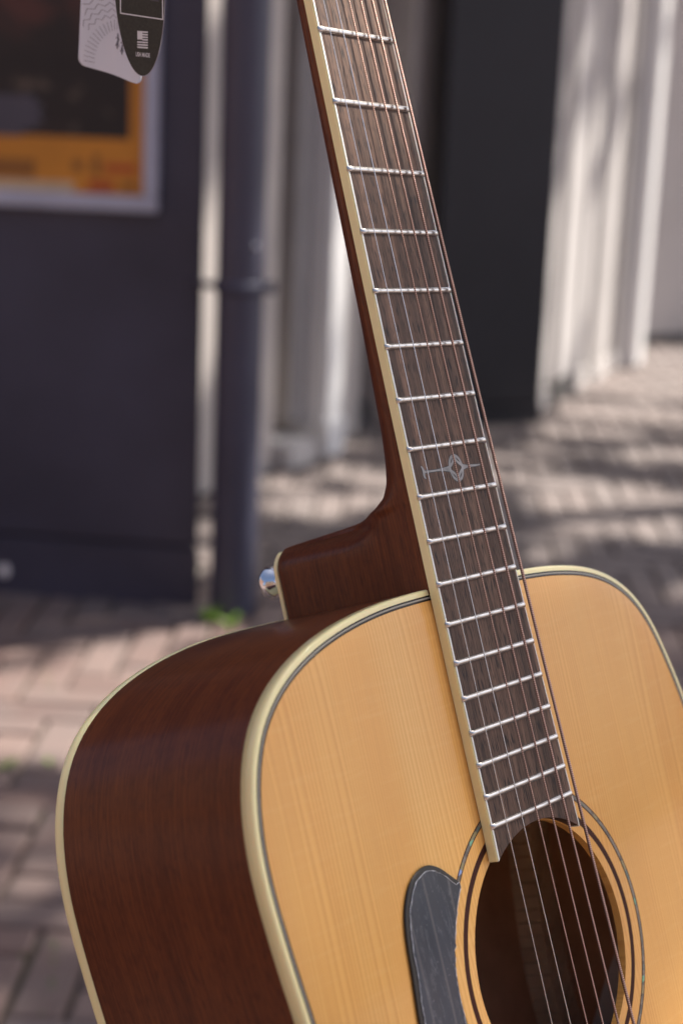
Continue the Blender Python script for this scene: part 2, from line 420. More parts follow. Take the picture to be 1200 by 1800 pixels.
for i, (dep, o_, M) in enumerate(bricks):
    if i < 295 and dep < 1e5:
        b = bpy.data.objects.new('brick', me_h if o_ == 'h' else me_v); COL.objects.link(b)
        b.parent = ground; b.matrix_local = M
    else:
        n0 = len(rest_v)
        rest_v += [M @ Vector(p) for p in (VH if o_ == 'h' else VV)]
        rest_f += [tuple(n0+q for q in f) for f in (FH if o_ == 'h' else FV)]
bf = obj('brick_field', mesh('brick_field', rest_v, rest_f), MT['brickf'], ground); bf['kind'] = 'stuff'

# ------------------------------------------------------------------ the buildings
def wall_box(name, P0, P1, depth, z0, z1, mat, parent=None, bevel=0.0, back=None):
    """a block standing on the plan line P0 -> P1 with its body behind (to the left of the line)"""
    P0, P1 = Vector(P0), Vector(P1); d = (P1-P0).normalized(); n = Vector((-d.y, d.x))
    poly = [P0, P1, P1+n*depth if back is None else P1+Vector(back), P0+n*depth if back is None else P0+Vector(back)]
    return obj(name, prism(name, [(p.x, p.y) for p in poly], z0, z1, bevel), mat, parent)

# dark rendered pier with the poster
WD = Vector((0.376, -0.040)).normalized(); WN = Vector((WD.y, -WD.x))    # along the wall; out of the wall
CORNER = Vector((-0.266, 3.155))
def onwall(u, v, out=0.0):
    d = CAMR @ Vector(((u-600)/FPX, -(v-900)/FPX, -1)); n = Vector((WN.x, WN.y, 0)); o = Vector((0, 0, CAM_H))
    P0 = Vector((CORNER.x, CORNER.y, 0))+n*out
    s = (P0-o).dot(n)/d.dot(n)
    p = o+d*s
    return (Vector((p.x, p.y))-CORNER).dot(WD), p.z       # along (negative to the left), height
pier = empty('dark_wall', (CORNER.x, CORNER.y, 0))
tag(pier, 'dark anthracite rendered wall carrying the framed poster, left of the downpipe', 'wall')
def wl(a, out): q = WD*a+WN*out; return (q.x, q.y)
obj('wall', prism('wall', [wl(-4.5, 0), wl(0, 0), (-0.20, 0.75), (-4.4, 1.3)], 0.115, 3.6, 0.006), MT['anth'], pier)
obj('plinth', prism('plinth', [wl(-4.5, 0.004), wl(0.003, 0.004), (-0.203, 0.745), (-4.4, 1.295)], -0.01, 0.112, 0.004), MT['anth'], pier)
for (u, v, r) in ((8, 1003, 0.012), (62, 1016, 0.006), (165, 1030, 0.004), (312, 1028, 0.005), (325, 690, 0.0035)):
    a, z = onwall(u, v, 0.006); o = 0.0045 if z < 0.112 else 0.0005
    bmx = bmesh.new(); bmesh.ops.create_icosphere(bmx, subdivisions=2, radius=r)
    for w in bmx.verts: w.co *= 1+0.25*noise.noise(w.co*300+Vector((u, v, 0)))
    b = obj('paint_chip', bm_mesh('paint_chip', bmx, True), MT['paper'] if u < 50 else MT['greyprint'], pier, (*wl(a, o), z))
    b.scale = (1, 0.12, 1)

# framed poster
a1, zb_ = onwall(277, 374, 0.02); poster_h = 1.19; poster_w = 0.84
pf = empty('poster_frame', (*(CORNER+WD*(a1-poster_w/2)+WN*0.0), zb_))
pf.rotation_euler.z = math.atan2(WD.y, WD.x)
tag(pf, 'orange and black poster in a blue grey aluminium frame on the dark wall', 'poster')
def pbox(name, x0, x1, z0, z1, y0, y1, mat, parent=pf, bevel=0.0):
    """x along the wall from the poster's middle, y0..y1 distance out from the wall"""
    bm = bmesh.new(); vs_ = [bm.verts.new((x, -y, z)) for x in (x0, x1) for y in (y0, y1) for z in (z0, z1)]
    bmesh.ops.convex_hull(bm, input=vs_)
    bmesh.ops.dissolve_limit(bm, angle_limit=0.01, verts=bm.verts, edges=bm.edges)
    if bevel: bmesh.ops.bevel(bm, geom=bm.edges[:], offset=bevel, segments=2, affect='EDGES')
    return obj(name, bm_mesh(name, bm), mat, parent)
W2 = poster_w/2; FW = 0.027
pbox('frame_rail', -W2, W2, 0, FW, 0.001, 0.022, MT['alu'], bevel=0.003)
pbox('frame_rail', -W2, W2, poster_h-FW, poster_h, 0.001, 0.022, MT['alu'], bevel=0.003)
pbox('frame_stile', -W2, -W2+FW, FW+0.0002, poster_h-FW-0.0002, 0.001, 0.0215, MT['alu'], bevel=0.003)
pbox('frame_stile', W2-FW, W2, FW+0.0002, poster_h-FW-0.0002, 0.001, 0.0215, MT['alu'], bevel=0.003)
sheet = pbox('poster_sheet', -W2+FW+0.0005, W2-FW-0.0005, FW+0.0005, poster_h-FW-0.0005, 0.0012, 0.006, MT['orange'])
PXM = W2-FW
pbox('picture', -PXM+0.03, PXM-0.028, FW+0.098, poster_h-FW-0.09, 0.0062, 0.0066, MT['picture'], sheet)
def pstrip(u0, u1, v0, v1, mat, name='print', out=0.0074, thick=0.0004):
    xa, za = onwall(u0, v1, out); xb, zb2 = onwall(u1, v0, out); c = a1-W2
    pbox(name, xa-c, xb-c, za-zb_, zb2-zb_, out-thick, out, mat, sheet)
rp = random.Random(3)
for i, vv in enumerate(range(168, 238, 12)):
    pstrip(-60, 40+[22, 34, 30, 36, 22, 0][i], vv, vv+7, MT['greyprint'])
pstrip(-40, 62, 280, 306, MT['orangedark']); pstrip(-60, 130, 320, 334, MT['paleprint'])
pstrip(128, 146, 282, 300, MT['orangedark']); pstrip(162, 176, 272, 306, MT['orangedark']); pstrip(185, 238, 290, 302, MT['redprint'])
pstrip(156, 200, 318, 334, MT['redprint']); pstrip(215, 236, 322, 333, MT['orangedark'])
# downpipe
pb = on_ground(408, 1077); pt = Vector((pb.x, pb.y))
dp = empty('downpipe', (pt.x, pt.y, 0))
tag(dp, 'dark grey round rainwater downpipe clamped beside the dark wall', 'downpipe')
obj('pipe', lathe('pipe', [(0.0425, 0.002), (0.0430, 0.006), (0.0430, 0.030), (0.0430, 3.5), (0.0425, 3.502)], 40), MT['pipe'], dp)
zc = 0.612
cl = obj('clamp', lathe('clamp', [(0.0432, zc-0.011), (0.0460, zc-0.010), (0.0460, zc+0.010), (0.0432, zc+0.011)], 40), MT['pipe'], dp)
obj('bracket_arm', tube('bracket_arm', [(-0.038, 0.0, zc), (-0.07, 0.012, zc), (-0.13, 0.11, zc)], 0.0065, 8), MT['pipe'], dp)
obj('clamp_lug', prism('clamp_lug', [(0.044, -0.006), (0.063, -0.006), (0.063, 0.006), (0.044, 0.006)], zc-0.010, zc+0.010, 0.002), MT['pipe'], dp)
obj('clamp_bolt', tube('clamp_bolt', [(0.055, -0.012, zc), (0.055, 0.012, zc)], 0.0035, 8), MT['chrome'], cl)
scr = obj('screw', lathe('screw', [(0.005, 0), (0.005, 0.002), (0.003, 0.0035)], 16, (0.62, -0.78, 0), (0.0267, -0.0335, 0.688)), MT['chrome'], dp)
# street storefront behind the pipe, running away to the right
SA = Vector((-0.335, 4.06)); SB = Vector((0.30, 5.205)); SD = (SB-SA).normalized(); SN = Vector((SD.y, -SD.x))
def s_of(u):
    d = CAMR @ Vector(((u-600)/FPX, -(850-900)/FPX, -1)); o = Vector((0, 0)); d2 = Vector((d.x, d.y))
    # o + d2*t = SA + SD*s
    det = d2.x*(-SD.y)+SD.x*d2.y
    t = (SA.x*(-SD.y)+SD.x*SA.y)/det
    return (d2*t-SA).dot(SD)
sf = empty('shopfront', (SA.x, SA.y, 0))
tag(sf, 'beige and grey shopfront with dark window and white sill behind the neck', 'shopfront')
def sblock(name, s0, s1, o0, o1, z0, z1, mat, parent=sf, bevel=0.004):
    q = lambda s, o_: (SD.x*s+SN.x*o_, SD.y*s+SN.y*o_)
    return obj(name, prism(name, [q(s0, o1), q(s1, o1), q(s1, o0), q(s0, o0)], z0, z1, bevel), mat, parent)
S = {u: s_of(u) for u in (330, 462, 478, 505, 522, 545, 573, 603, 612, 640, 652, 672, 700, 745, 790)}
sblock('back_wall', -1.2, S[790]+0.1, -0.30, -0.20, -0.01, 3.5, MT['greywood'])
sblock('pilaster', S[330]-0.25, S[478], -0.19, 0.0, -0.01, 3.5, MT['beige'])
sblock('window_sill', S[478]+0.002, S[522]+0.03, -0.12, 0.045, -0.01, 0.060, MT['offwhite'], bevel=0.012)
sblock('window_pane', S[478]+0.003, S[505], -0.18, -0.172, 0.09, 3.2, MT['glass'], bevel=0.0)
sblock('window_frame', S[505]+0.002, S[522], -0.195, -0.10, 0.09, 3.2, MT['greywood'])
sblock('grey_panel', S[522]+0.002, S[545]+0.010, -0.195, -0.03, 0.087, 3.3, MT['greywood'])
sblock('white_post', S[545]+0.012, S[573]+0.012, -0.19, 0.035, -0.01, 3.3, MT['white'], bevel=0.008)
sblock('post_base', S[545]+0.006, S[573]+0.018, -0.189, 0.042, -0.01, 0.10, MT['white'], bevel=0.006)
sblock('beige_panel', S[573]+0.014, S[652], -0.19, -0.05, -0.01, 3.3, MT['beige'])
sblock('door_pane', S[652]+0.002, S[700], -0.19, -0.15, 0.06, 3.2, MT['glass'], bevel=0)
sblock('door_sill', S[652]+0.002, S[700], -0.19, -0.10, -0.01, 0.057, MT['dirt'])
sblock('grey_post', S[700]+0.002, S[790]+0.05, -0.19, -0.02, -0.01, 3.3, MT['beige'])
dh = obj('door_handle', tube('door_handle', [(0, 0, 0), (0, 0, 0.10)], 0.006, 8), plain('brass', (0.5, 0.25, 0.06), 0.3, 0.8), sf)
q_ = SA+SD*S[478]*0+Vector((0, 0))
dh.location = (SD.x*(S[478]+0.04)+SN.x*-0.15, SD.y*(S[478]+0.04)+SN.y*-0.15, 0.84)
# dark pillar
pl0 = on_ground(752, 752); pl1 = on_ground(946, 743)
pil = empty('dark_pillar', (pl0.x, pl0.y, 0))
tag(pil, 'broad near black square pillar standing between the shopfront and the pale facade', 'pillar')
dpl = Vector((pl1.x-pl0.x, pl1.y-pl0.y)); nb = Vector((0.03, 0.42))
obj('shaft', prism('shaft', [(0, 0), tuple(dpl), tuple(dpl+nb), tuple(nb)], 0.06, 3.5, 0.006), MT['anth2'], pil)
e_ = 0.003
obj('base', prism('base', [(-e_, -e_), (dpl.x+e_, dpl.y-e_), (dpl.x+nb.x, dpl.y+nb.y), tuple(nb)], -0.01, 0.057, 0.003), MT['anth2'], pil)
# pale facade, lit by the sun, receding
FA = Vector((0.618, 5.17)); FB = Vector((1.125, 6.40)); FD = (FB-FA).normalized(); FN = Vector((FD.y, -FD.x)); FL = (FB-FA).length
fa = empty('pale_facade', (FA.x, FA.y, 0))
tag(fa, 'off white facade with shallow pilasters receding beyond the dark pillar', 'facade')
def fblock(name, s0, s1, o0, o1, z0, z1, mat, bevel=0.004):
    q = lambda s, o_: (FD.x*s+FN.x*o_, FD.y*s+FN.y*o_)
    return obj(name, prism(name, [q(s0, o1), q(s1, o1), q(s1, o0), q(s0, o0)], z0, z1, bevel), mat, fa)
fblock('wall', 0.0, 1.19, -0.20, -0.09, -0.01, 3.6, MT['offwhite'])
for i, (s0, s1, o1, mt) in enumerate(((0.0, 0.16, -0.060, 'offwhite'), (0.22, 0.42, -0.055, 'offwhite'), (0.50, 0.63, -0.065, 'offwhite'), (0.70, 0.88, -0.060, 'offwhite'), (0.94, 1.01, -0.06, 'greywood'))):
    fblock('pilaster', s0, s1, -0.088, o1, 0.07, 3.6, MT[mt], 0.008)
    fblock('pilaster_base', s0-0.003, s1+0.003, -0.088, o1+0.004, -0.01, 0.068, MT['offwhite' if i != 1 else 'dirt'], 0.006)
fblock('skirting', 0.17, 0.21, -0.088, -0.06, -0.01, 0.05, MT['dirt'], 0.004)
fblock('white_post', 1.05, 1.18, -0.088, 0.0, -0.01, 3.6, MT['white'], 0.02)
# far wall
fw0 = on_ground(1140, 603); FWD = Vector((0.84, 0.54)).normalized(); FWN = Vector((-FWD.y, FWD.x))
fw = empty('grey_wall', (fw0.x, fw0.y, 0)); tag(fw, 'pale grey wall closing the view at the right edge', 'wall')
def fwp(name, a, b, o0, o1, z0, z1, mat):
    q = lambda s, o_: (FWD.x*s+FWN.x*o_, FWD.y*s+FWN.y*o_)
    return obj(name, prism(name, [q(a, o0), q(b, o0), q(b, o1), q(a, o1)], z0, z1, 0.004), mat, fw)
fwp('wall', -0.3, 6, 0.0, 0.3, 0.03, 3.2, MT['farwall']); fwp('plinth', -0.3, 6, -0.006, 0.295, -0.01, 0.028, MT['dirt'])
fwp('eave', -0.3, 6, -0.10, 0.29, 1.40, 1.55, MT['bark'])

# brick houses across the street, behind the photographer (the guitar's lacquer mirrors them)
def house(p, rot, w, h, mat, label, nwin, seed):
    t = empty('brick_house', p); t.rotation_euler.z = rot; tag(t, label, 'house', 'houses across the street')
    rg = random.Random(seed)
    def hb(name, x0, x1, y0, y1, z0, z1, mt, par=t, bev=0.01):
        return obj(name, prism(name, [(x0, y0), (x1, y0), (x1, y1), (x0, y1)], z0, z1, bev), mt, par)
    hb('wall', -w/2, w/2, 0, 6, -0.01, h, mat, bev=0.02)
    rf = obj('roof', mesh('roof', [(-w/2-.1, -.25, h), (w/2+.1, -.25, h), (w/2+.1, 6.2, h), (-w/2-.1, 6.2, h), (-w/2-.1, 3, h+2.6), (w/2+.1, 3, h+2.6)], [(0, 1, 5, 4), (2, 3, 4, 5), (0, 4, 3), (1, 2, 5), (3, 2, 1, 0)]), MT['bark'], t)
    for st_ in range(2):
        for i in range(nwin):
            x = -w/2+w*(i+0.5)/nwin; z = 0.9+2.9*st_
            if st_ == 0 and i == nwin//2:
                d = hb('door', x-.5, x+.5, -.03, -.004, 0.1, 2.4, MT['anth']); obj('door_handle', tube('door_handle', [(x+.36, -.06, 1.0), (x+.36, -.06, 1.2)], .015, 8), MT['chrome'], d); continue
            f = hb('window', x-.6, x+.6, -.05, -.004, z, z+1.6, MT['white']); 
            for sx in (-1, 1): hb('pane', x+sx*.28-.24, x+sx*.28+.24, -.056, -.0502, z+.1, z+1.5, MT['glass'], f, 0.002)
    return t
redb = plain('red_house_brick', (0.26, 0.13, 0.085), 0.85, 0, 0.2, 9, 0.4); brownb = plain('brown_house_brick', (0.20, 0.125, 0.085), 0.85, 0, 0.2, 9, 0.4)
house((-9.5, -3.0, 0), R(90), 11, 6.2, redb, 'red brick house across the street to the left, behind the photographer', 4, 1)
house((-2.0, -11.0, 0), R(180), 12, 6.4, brownb, 'brown brick house across the street, straight behind the photographer', 4, 2)
house((10.5, -11.0, 0), R(180), 11.5, 6.0, redb, 'red brick house across the street to the right, behind the photographer', 4, 3)

# ------------------------------------------------------------------ weeds at the wall foot
def weed(name, p, n, h, label, seed, spread=1.0):
    rg = random.Random(seed); V = []; F = []
    for i in range(n):
        a = rg.uniform(0, 6.28); l = h*rg.uniform(0.5, 1.1); w = l*rg.uniform(0.10, 0.2); ln = rg.uniform(0.3, 1.1)*spread
        d = Vector((math.cos(a), math.sin(a), 0)); s = Vector((-d.y, d.x, 0)); b = d*rg.uniform(0, h*0.25)
        n0 = len(V)
        for t in (0, 0.35, 0.7, 1.0):
            c = b+d*(ln*l*t*t*0.8)+Vector((0, 0, l*(t-0.25*t*t*ln)))
            ww = w*(0.35+1.3*t if t < 0.6 else 1.5*(1-t)/0.4*0.75+0.02)
            V += [c-s*ww, c+Vector((0, 0, -ww*0.3)), c+s*ww]
        for k in range(3):
            for j in range(2): F.append((n0+k*3+j, n0+k*3+j+1, n0+k*3+3+j+1, n0+k*3+3+j))
    o = obj(name, mesh(name, V, F, True), MT['weed'], None, p)
    tag(o, label, 'weed', 'weeds in the pavement')
g1 = on_ground(368, 1094)
weed('weed', g1, 16, 0.034, 'bright green weed at the foot of the dark wall', 1, 1.3)
g2 = on_ground(405, 1104); weed('weed', g2, 12, 0.030, 'small green weed below the downpipe, beside the guitar shoulder', 2, 1.3)
weed('weed', on_ground(12, 1352), 12, 0.018, 'low green weed in a paving joint at the left edge of the picture', 3, 1.5)
weed('weed', on_ground(88, 1345), 8, 0.012, 'tiny green weed in a paving joint left of the guitar body', 4, 1.5)
rm = random.Random(5); V = []; F = []
for (u, v, n) in ((92, 1668, 14), (96, 1690, 12), (90, 1730, 10), (84, 1775, 8), (60, 1500, 8), (74, 1450, 8), (85, 1195, 8), (10, 1345, 8), (2, 1610, 6), (40, 1655, 6)):
    for i in range(n):
        p = on_ground(u+rm.gauss(0, 3), v+rm.gauss(0, 9), -0.004); r = rm.uniform(0.002, 0.0045); n0 = len(V)
        for z, k in ((-0.3, 1.0), (0.6, 0.75)):
            for a in range(5): V.append(p+Vector((math.cos(a*1.257)*r*k, math.sin(a*1.257)*r*k, z*r)))
        V.append(p+Vector((0, 0, r*0.95)))
        for a in range(5): F.append((n0+a, n0+(a+1) % 5, n0+5+(a+1) % 5, n0+5+a)); F.append((n0+5+a, n0+5+(a+1) % 5, n0+10))
ms = obj('moss', mesh('moss', V, F, True), MT['moss']); tag(ms, 'dull green moss in the paving joints', 'moss', kind='stuff')

# ------------------------------------------------------------------ the guitar
GR = Matrix(((0.626739, -0.257896, 0.735315), (0.776678, 0.283045, -0.562722), (-0.063003, 0.923783, 0.377698)))
GT = Vector((-0.036282, 0.777582, 1.135157))
ZT = -0.0048; HY = -0.5122; RH = 0.0517
BASE = Vector((0, -0.868, -0.065))
gm = GR.to_4x4(); gm.translation = GR @ BASE+GT
guitar = empty('acoustic_guitar'); guitar.matrix_world = gm
tag(guitar, 'acoustic guitar with pale spruce top, dark red mahogany sides and cream binding, leaning back', 'guitar')
def gpart(name, me, mat, parent=None):
    """mesh given in neck coordinates (x to the bass side, y towards the nut, z out of the top)"""
    me.transform(Matrix.Translation(-BASE))
    return obj(name, me, mat, parent or guitar)
# body outline
half_l = [(-0.0, -.3600), (-.0226, -.3600), (-.0338, -.3601), (-.0571, -.3610), (-.0798, -.3640), (-.0979, -.3683), (-.1137, -.3742), (-.1280, -.3827), (-.1388, -.3934), (-.1460, -.4068), (-.1503, -.4221), (-.1519, -.4400), (-.1510, -.4565), (-.1488, -.4762), (-.1465, -.4927), (-.1430, -.520), (-.1405, -.550), (-.1425, -.580), (-.152, -.612), (-.172, -.650), (-.189, -.690), (-.1985, -.735), (-.196, -.780), (-.178, -.822), (-.140, -.850), (-.085, -.864), (-.04, -.868)]
half_r = [(0.0, -.868), (.04, -.868), (.085, -.864), (.140, -.850), (.178, -.822), (.196, -.780), (.1985, -.735), (.189, -.690), (.172, -.650), (.152, -.612), (.1425, -.580), (.1405, -.550), (.1430, -.520), (.1465, -.4925), (.1490, -.474), (.1493, -.455), (.1451, -.4329), (.1401, -.4167), (.1335, -.3995), (.1230, -.3844), (.1075, -.3733), (.0888, -.3665), (.0687, -.3630), (.0524, -.3615), (.0363, -.3608), (.020, -.3602)]
NO = 320
OUT = resample(catmull([Vector((x, y, 0)) for x, y in half_l+half_r], 12, True), NO)
for _ in range(3): OUT = [(OUT[i-1]+OUT[i]*2+OUT[(i+1) % NO])/4 for i in range(NO)]
NRM = []
for i in range(NO):
    t = (OUT[(i+1) % NO]-OUT[i-1]).normalized(); NRM.append(Vector((-t.y, t.x, 0)))     # tangent runs anticlockwise seen from -z
cen = Vector((0, -0.6, 0))
if sum(NRM[i].dot(OUT[i]-cen) for i in range(NO)) < 0: NRM = [-n for n in NRM]
ARC = [0.0]
for i in range(1, NO+1): ARC.append(ARC[-1]+(OUT[i % NO]-OUT[i-1]).length)
def zback(y): return ZT-(0.1035+0.018*(-(y+0.36))/0.508)
def off(i, d): return OUT[i]-NRM[i]*d
def strip(name, profs, closed=True, uv=False):
    """profs: function(i) -> list of points; joined round the rim"""
    V = []; F = []; UV = []; k = None
    n = NO+1 if uv else NO
    for j in range(n):
        pts = profs(j % NO); k = len(pts); V += pts
        if uv: UV += [(ARC[j], p.z) for p in pts]
    for j in range(NO):
        a = j*k; b = (j+1)*k if uv else ((j+1) % NO)*k
        for q in range(k-1): F.append((a+q, a+q+1, b+q+1, b+q))
    return mesh(name, V, F, True, UV if uv else None)
ROLL = 0.0005; BT = 0.0022; BH = 0.0052; RB = 0.0011       # binding: width on the top, height on the side, edge radius
def prof_bind(i):
    o = []
    z0 = ZT-ROLL
    o.append(off(i, BT)+Vector((0, 0, z0)))
    for k in range(6):
        a = math.pi/2*k/5
        o.append(off(i, RB-RB*math.sin(a)-0.0002)+Vector((0, 0, z0-RB+RB*math.cos(a)+0.0001)))
    o.append(off(i, -0.0002)+Vector((0, 0, z0-BH)))
    o.append(off(i, 0.001)+Vector((0, 0, z0-BH)))
    return o
def prof_bindb(i):
    zb = zback(OUT[i].y); o = [off(i, 0.001)+Vector((0, 0, zb+0.0055)), off(i, -0.0002)+Vector((0, 0, zb+0.0055))]
    for k in range(5):
        a = math.pi/2*k/4
        o.append(off(i, 0.0015-0.0015*math.cos(a)-0.0002)+Vector((0, 0, zb+0.0015-0.0015*math.sin(a))))
    o.append(off(i, 0.0028)+Vector((0, 0, zb)))
    return o
gpart('rim', strip('rim', lambda i: [off(i, 0)+Vector((0, 0, (ZT-BH+0.0004)*(1-t)+(zback(OUT[i].y)+0.0052)*t)) for t in [k/14 for k in range(15)]], uv=True), MT['side'])
gpart('top_binding', strip('top_binding', prof_bind), MT['bind'])
gpart('back_binding', strip('back_binding', prof_bindb), MT['bind'])
d0 = BT
for nm, w, mt, h in (('purfling_line', 0.00065, 'black', 0.00004), ('purfling_line', 0.0007, 'purf_w', 0.00002), ('purfling_line', 0.00075, 'black', 0.00004)):
    gpart(nm, strip(nm, lambda i, a=d0, b=d0+w, hh=h: [off(i, b)+Vector((0, 0, ZT-ROLL-0.0006)), off(i, b)+Vector((0, 0, ZT-ROLL+hh)), off(i, a)+Vector((0, 0, ZT-ROLL+hh)), off(i, a)+Vector((0, 0, ZT-ROLL-0.0006))]), MT[mt])
    d0 += w
# top plate (rings between the outline and the soundhole)
HC = Vector((0, HY, 0)); V = []; F = []
TS = [k/12*0.86 for k in range(13)]+[None]*8; NRG = len(TS)-1
for r in range(NRG+1):
    for i in range(NO):
        e = off(i, d0-0.0001); dirv = (e-HC); h_ = HC+dirv.normalized()*RH; ln = (e-h_).length
        if TS[r] is not None: t = TS[r]*(1-0.011/ln)
        else: t = 1-0.011/ln*(1-(r-12)/8)
        dd = (1-t)*ln
        V.append(h_.lerp(e, t)+Vector((0, 0, ZT-ROLL*max(0, 1-dd/0.010)**2)))
for r in range(NRG):
    for i in range(NO): F.append((r*NO+i, r*NO+(i+1) % NO, (r+1)*NO+(i+1) % NO, (r+1)*NO+i))
n0 = len(V)                                 # soundhole wall and underside
for i in range(NO): p = V[i]; V.append(Vector((p.x, p.y, ZT-0.0034)))
for i in range(NO): F.append((i, (i+1) % NO, n0+(i+1) % NO, n0+i))
n1 = len(V)
for i in range(NO): V.append(off(i, 0.003)+Vector((0, 0, ZT-0.0034)))
for i in range(NO): F.append((n0+i, n0+(i+1) % NO, n1+(i+1) % NO, n1+i))
me = mesh('top', V, F); bmx = bmesh.new(); bmx.from_mesh(me); bm_ = bm_mesh('top', bmx, True)
bm_.set_sharp_from_angle(angle=R(40))
gpart('top', bm_, MT['spruce'])
# back plate, slightly arched
V = []; F = []
for r in range(9):
    for i in range(NO):
        e = off(i, 0.0026); c = Vector((0, e.y*0.5-0.31, 0)); t = r/8
        p = c.lerp(e, t); p.z = zback(p.y)-0.004*(1-t*t)
        if r == 8: p.z = zback(e.y)
        V.append(p)
for r in range(8):
    for i in range(NO): F.append((r*NO+i, r*NO+(i+1) % NO, (r+1)*NO+(i+1) % NO, (r+1)*NO+i))
F.append(tuple(range(NO)))
ul = [(p.y, p.x) for p in V]
gpart('back', mesh('back', V, F, True, ul), MT['side'])
raw = plain('raw_mahogany', (0.62, 0.36, 0.21), 0.7, 0, 0.2, 30)
gpart('rim_inside', strip('rim_inside', lambda i: [off(i, 0.0024)+Vector((0, 0, ZT-0.0045)), off(i, 0.0024)+Vector((0, 0, zback(OUT[i].y)+0.0008))]), raw)
V = [off(i, 0.0035) for i in range(NO)]; V = [Vector((p.x, p.y, zback(p.y)+0.0015)) for p in V]
gpart('back_inside', mesh('back_inside', V, [tuple(range(NO))]), raw)
# kerfed lining along the bass side at the back joint, and at the top
kb = bmesh.new()
rows_o = [off(i, 0.0008) for i in range(NO) if OUT[i].x > 0.05 and OUT[i].y > -0.72]
rows_i = [off(i, 0.019) for i in range(NO) if OUT[i].x > 0.05 and OUT[i].y > -0.72]
NK = 62
ro = resample(rows_o, NK*2+1, False); ri = resample(rows_i, NK*2+1, False)
for k in range(NK):
    a, a2, b, b2 = ro[2*k], ro[2*k+2], ri[2*k], ri[2*k+2]
    q = [a.lerp(a2, 0.08), a.lerp(a2, 0.90), b.lerp(b2, 0.90), b.lerp(b2, 0.08)]
    zb = zback(a.y); add_prism(kb, [(v.x, v.y) for v in q], zb+0.001, zb+0.016)
kl = gpart('kerfed_lining', bm_mesh('kerfed_lining', kb), MT['kerf'])
# back braces inside, and the paper label on the bass rim
for yb in (-0.46, -0.60, -0.72):
    bmx = bmesh.new(); add_prism(bmx, [(-0.13, yb-0.008), (0.125, yb-0.008), (0.125, yb+0.008), (-0.13, yb+0.008)], zback(yb)-0.003, zback(yb)+0.014)
    gpart('back_brace', bm_mesh('back_brace', bmx), MT['kerf'])
# rosette rings
def ring(name, r0, r1, z, mat, a0=0.0, a1=2*math.pi, n=160):
    V = []; F = []
    for i in range(n):
        a = a0+(a1-a0)*i/n
        for rr, zz in ((r0, z-0.0005), (r0, z), (r1, z), (r1, z-0.0005)): V.append((rr*math.cos(a), HY+rr*math.sin(a), zz))
    for i in range(n):
        for k in range(3): F.append((i*4+k, ((i+1) % n)*4+k, ((i+1) % n)*4+k+1, i*4+k+1))
    return gpart(name, mesh(name, V, F), mat)
ring('rosette_inner_ring', 0.0560, 0.0587, ZT+0.00004, MT['ringbrown'])
rz = ring('rosette_outer_ring', 0.0641, 0.0665, ZT+0.00004, MT['ringbrown'])
ab = ring('abalone_band', 0.0646, 0.0660, ZT+0.00010, MT['abalone']); ab.parent = rz
# fretboard
FE_L = [(-.47, -.02985), (-.455, -.02945), (-.42, -.0295), (-.375, -.0292), (-.342, -.02880), (-.304, -.0284), (-.263, -.0276), (-.216, -.02665), (-.19, -.02595), (-.162, -.0253), (-.132, -.0243), (-.10, -.0234), (0.0, -.0212)]
FE_R = [(-.47, .0299), (-.455, .0295), (-.431, .0286), (-.405, .0276), (-.375, .0267), (-.342, .0260), (-.304, .0255), (-.263, .0251), (-.216, .0249), (-.19, .0248), (-.162, .0247), (-.132, .0246), (-.10, .0243), (0.0, .0230)]
def sm(tab, y):
    return sum(lerp_table(y+k*0.012, tab) for k in (-2, -1, 0, 1, 2))/5 if -0.44 < y < -0.03 else lerp_table(y, tab)
FL_ = lambda y: sm(FE_L, y)+0.0003
FR_ = lambda y: sm(FE_R, y)+0.0006
BWD = 0.0014; RE = 0.0523
ys = [-0.44*k/60 for k in range(61)]
def end_y(x): return HY+math.sqrt(RE*RE-x*x)
def board(name, xa, xb, z0, z1, mat, parent=None, bev=0.0, n=15):
    """a strip of the board between the edge functions xa(y), xb(y), ending on the soundhole arc"""
    V = []; F = []
    rows = []
    def f_end(t):
        x = xa(-0.465)*(1-t)+xb(-0.465)*t
        for _ in range(4):
            y = end_y(x); x = xa(y)*(1-t)+xb(y)*t
        return x, end_y(x)
    for j in range(n+1):
        t = j/n; xe, ye = f_end(t); row = []
        for y in ys:
            row.append((xa(y)*(1-t)+xb(y)*t, y))
        for k in range(1, 7):
            y = -0.44+(ye+0.44)*k/6; row.append((xa(y)*(1-t)+xb(y)*t, y))
        rows.append(row)
    m = len(rows[0])
    for z in (z1, z0):
        for row in rows:
            for (x, y) in row: V.append((x, y, z))
    N2 = (n+1)*m
    for j in range(n):
        for k in range(m-1):
            a = j*m+k; F.append((a, a+1, a+m+1, a+m)); F.append((N2+a, N2+a+m, N2+a+m+1, N2+a+1))
    for k in range(m-1):
        F.append((k, N2+k, N2+k+1, k+1)); a = n*m+k; F.append((a, a+1, N2+a+1, N2+a))
    for j in range(n):
        a = j*m+m-1; F.append((a, N2+a, N2+a+m, a+m)); a = j*m; F.append((a, a+m, N2+a+m, N2+a))
    bmx = bmesh.new(); bmx.from_mesh(mesh(name, V, F))
    bmesh.ops.recalc_face_normals(bmx, faces=bmx.faces)
    if bev:
        es = [e for e in bmx.edges if len(e.link_faces) == 2 and e.calc_face_angle(0) > 0.9]
        bmesh.ops.bevel(bmx, geom=es, offset=bev, segments=2, affect='EDGES', clamp_overlap=True)
    return gpart(name, bm_mesh(name, bmx), mat, parent)
fb = board('fretboard', lambda y: FL_(y)+BWD, lambda y: FR_(y)-BWD*0.8, ZT+0.0001, 0.0, MT['board'])
board('fretboard_binding', lambda y: FL_(y), lambda y: FL_(y)+BWD-0.0001, ZT+0.00012, 0.00002, MT['ivory'], fb, 0.00045, 2)
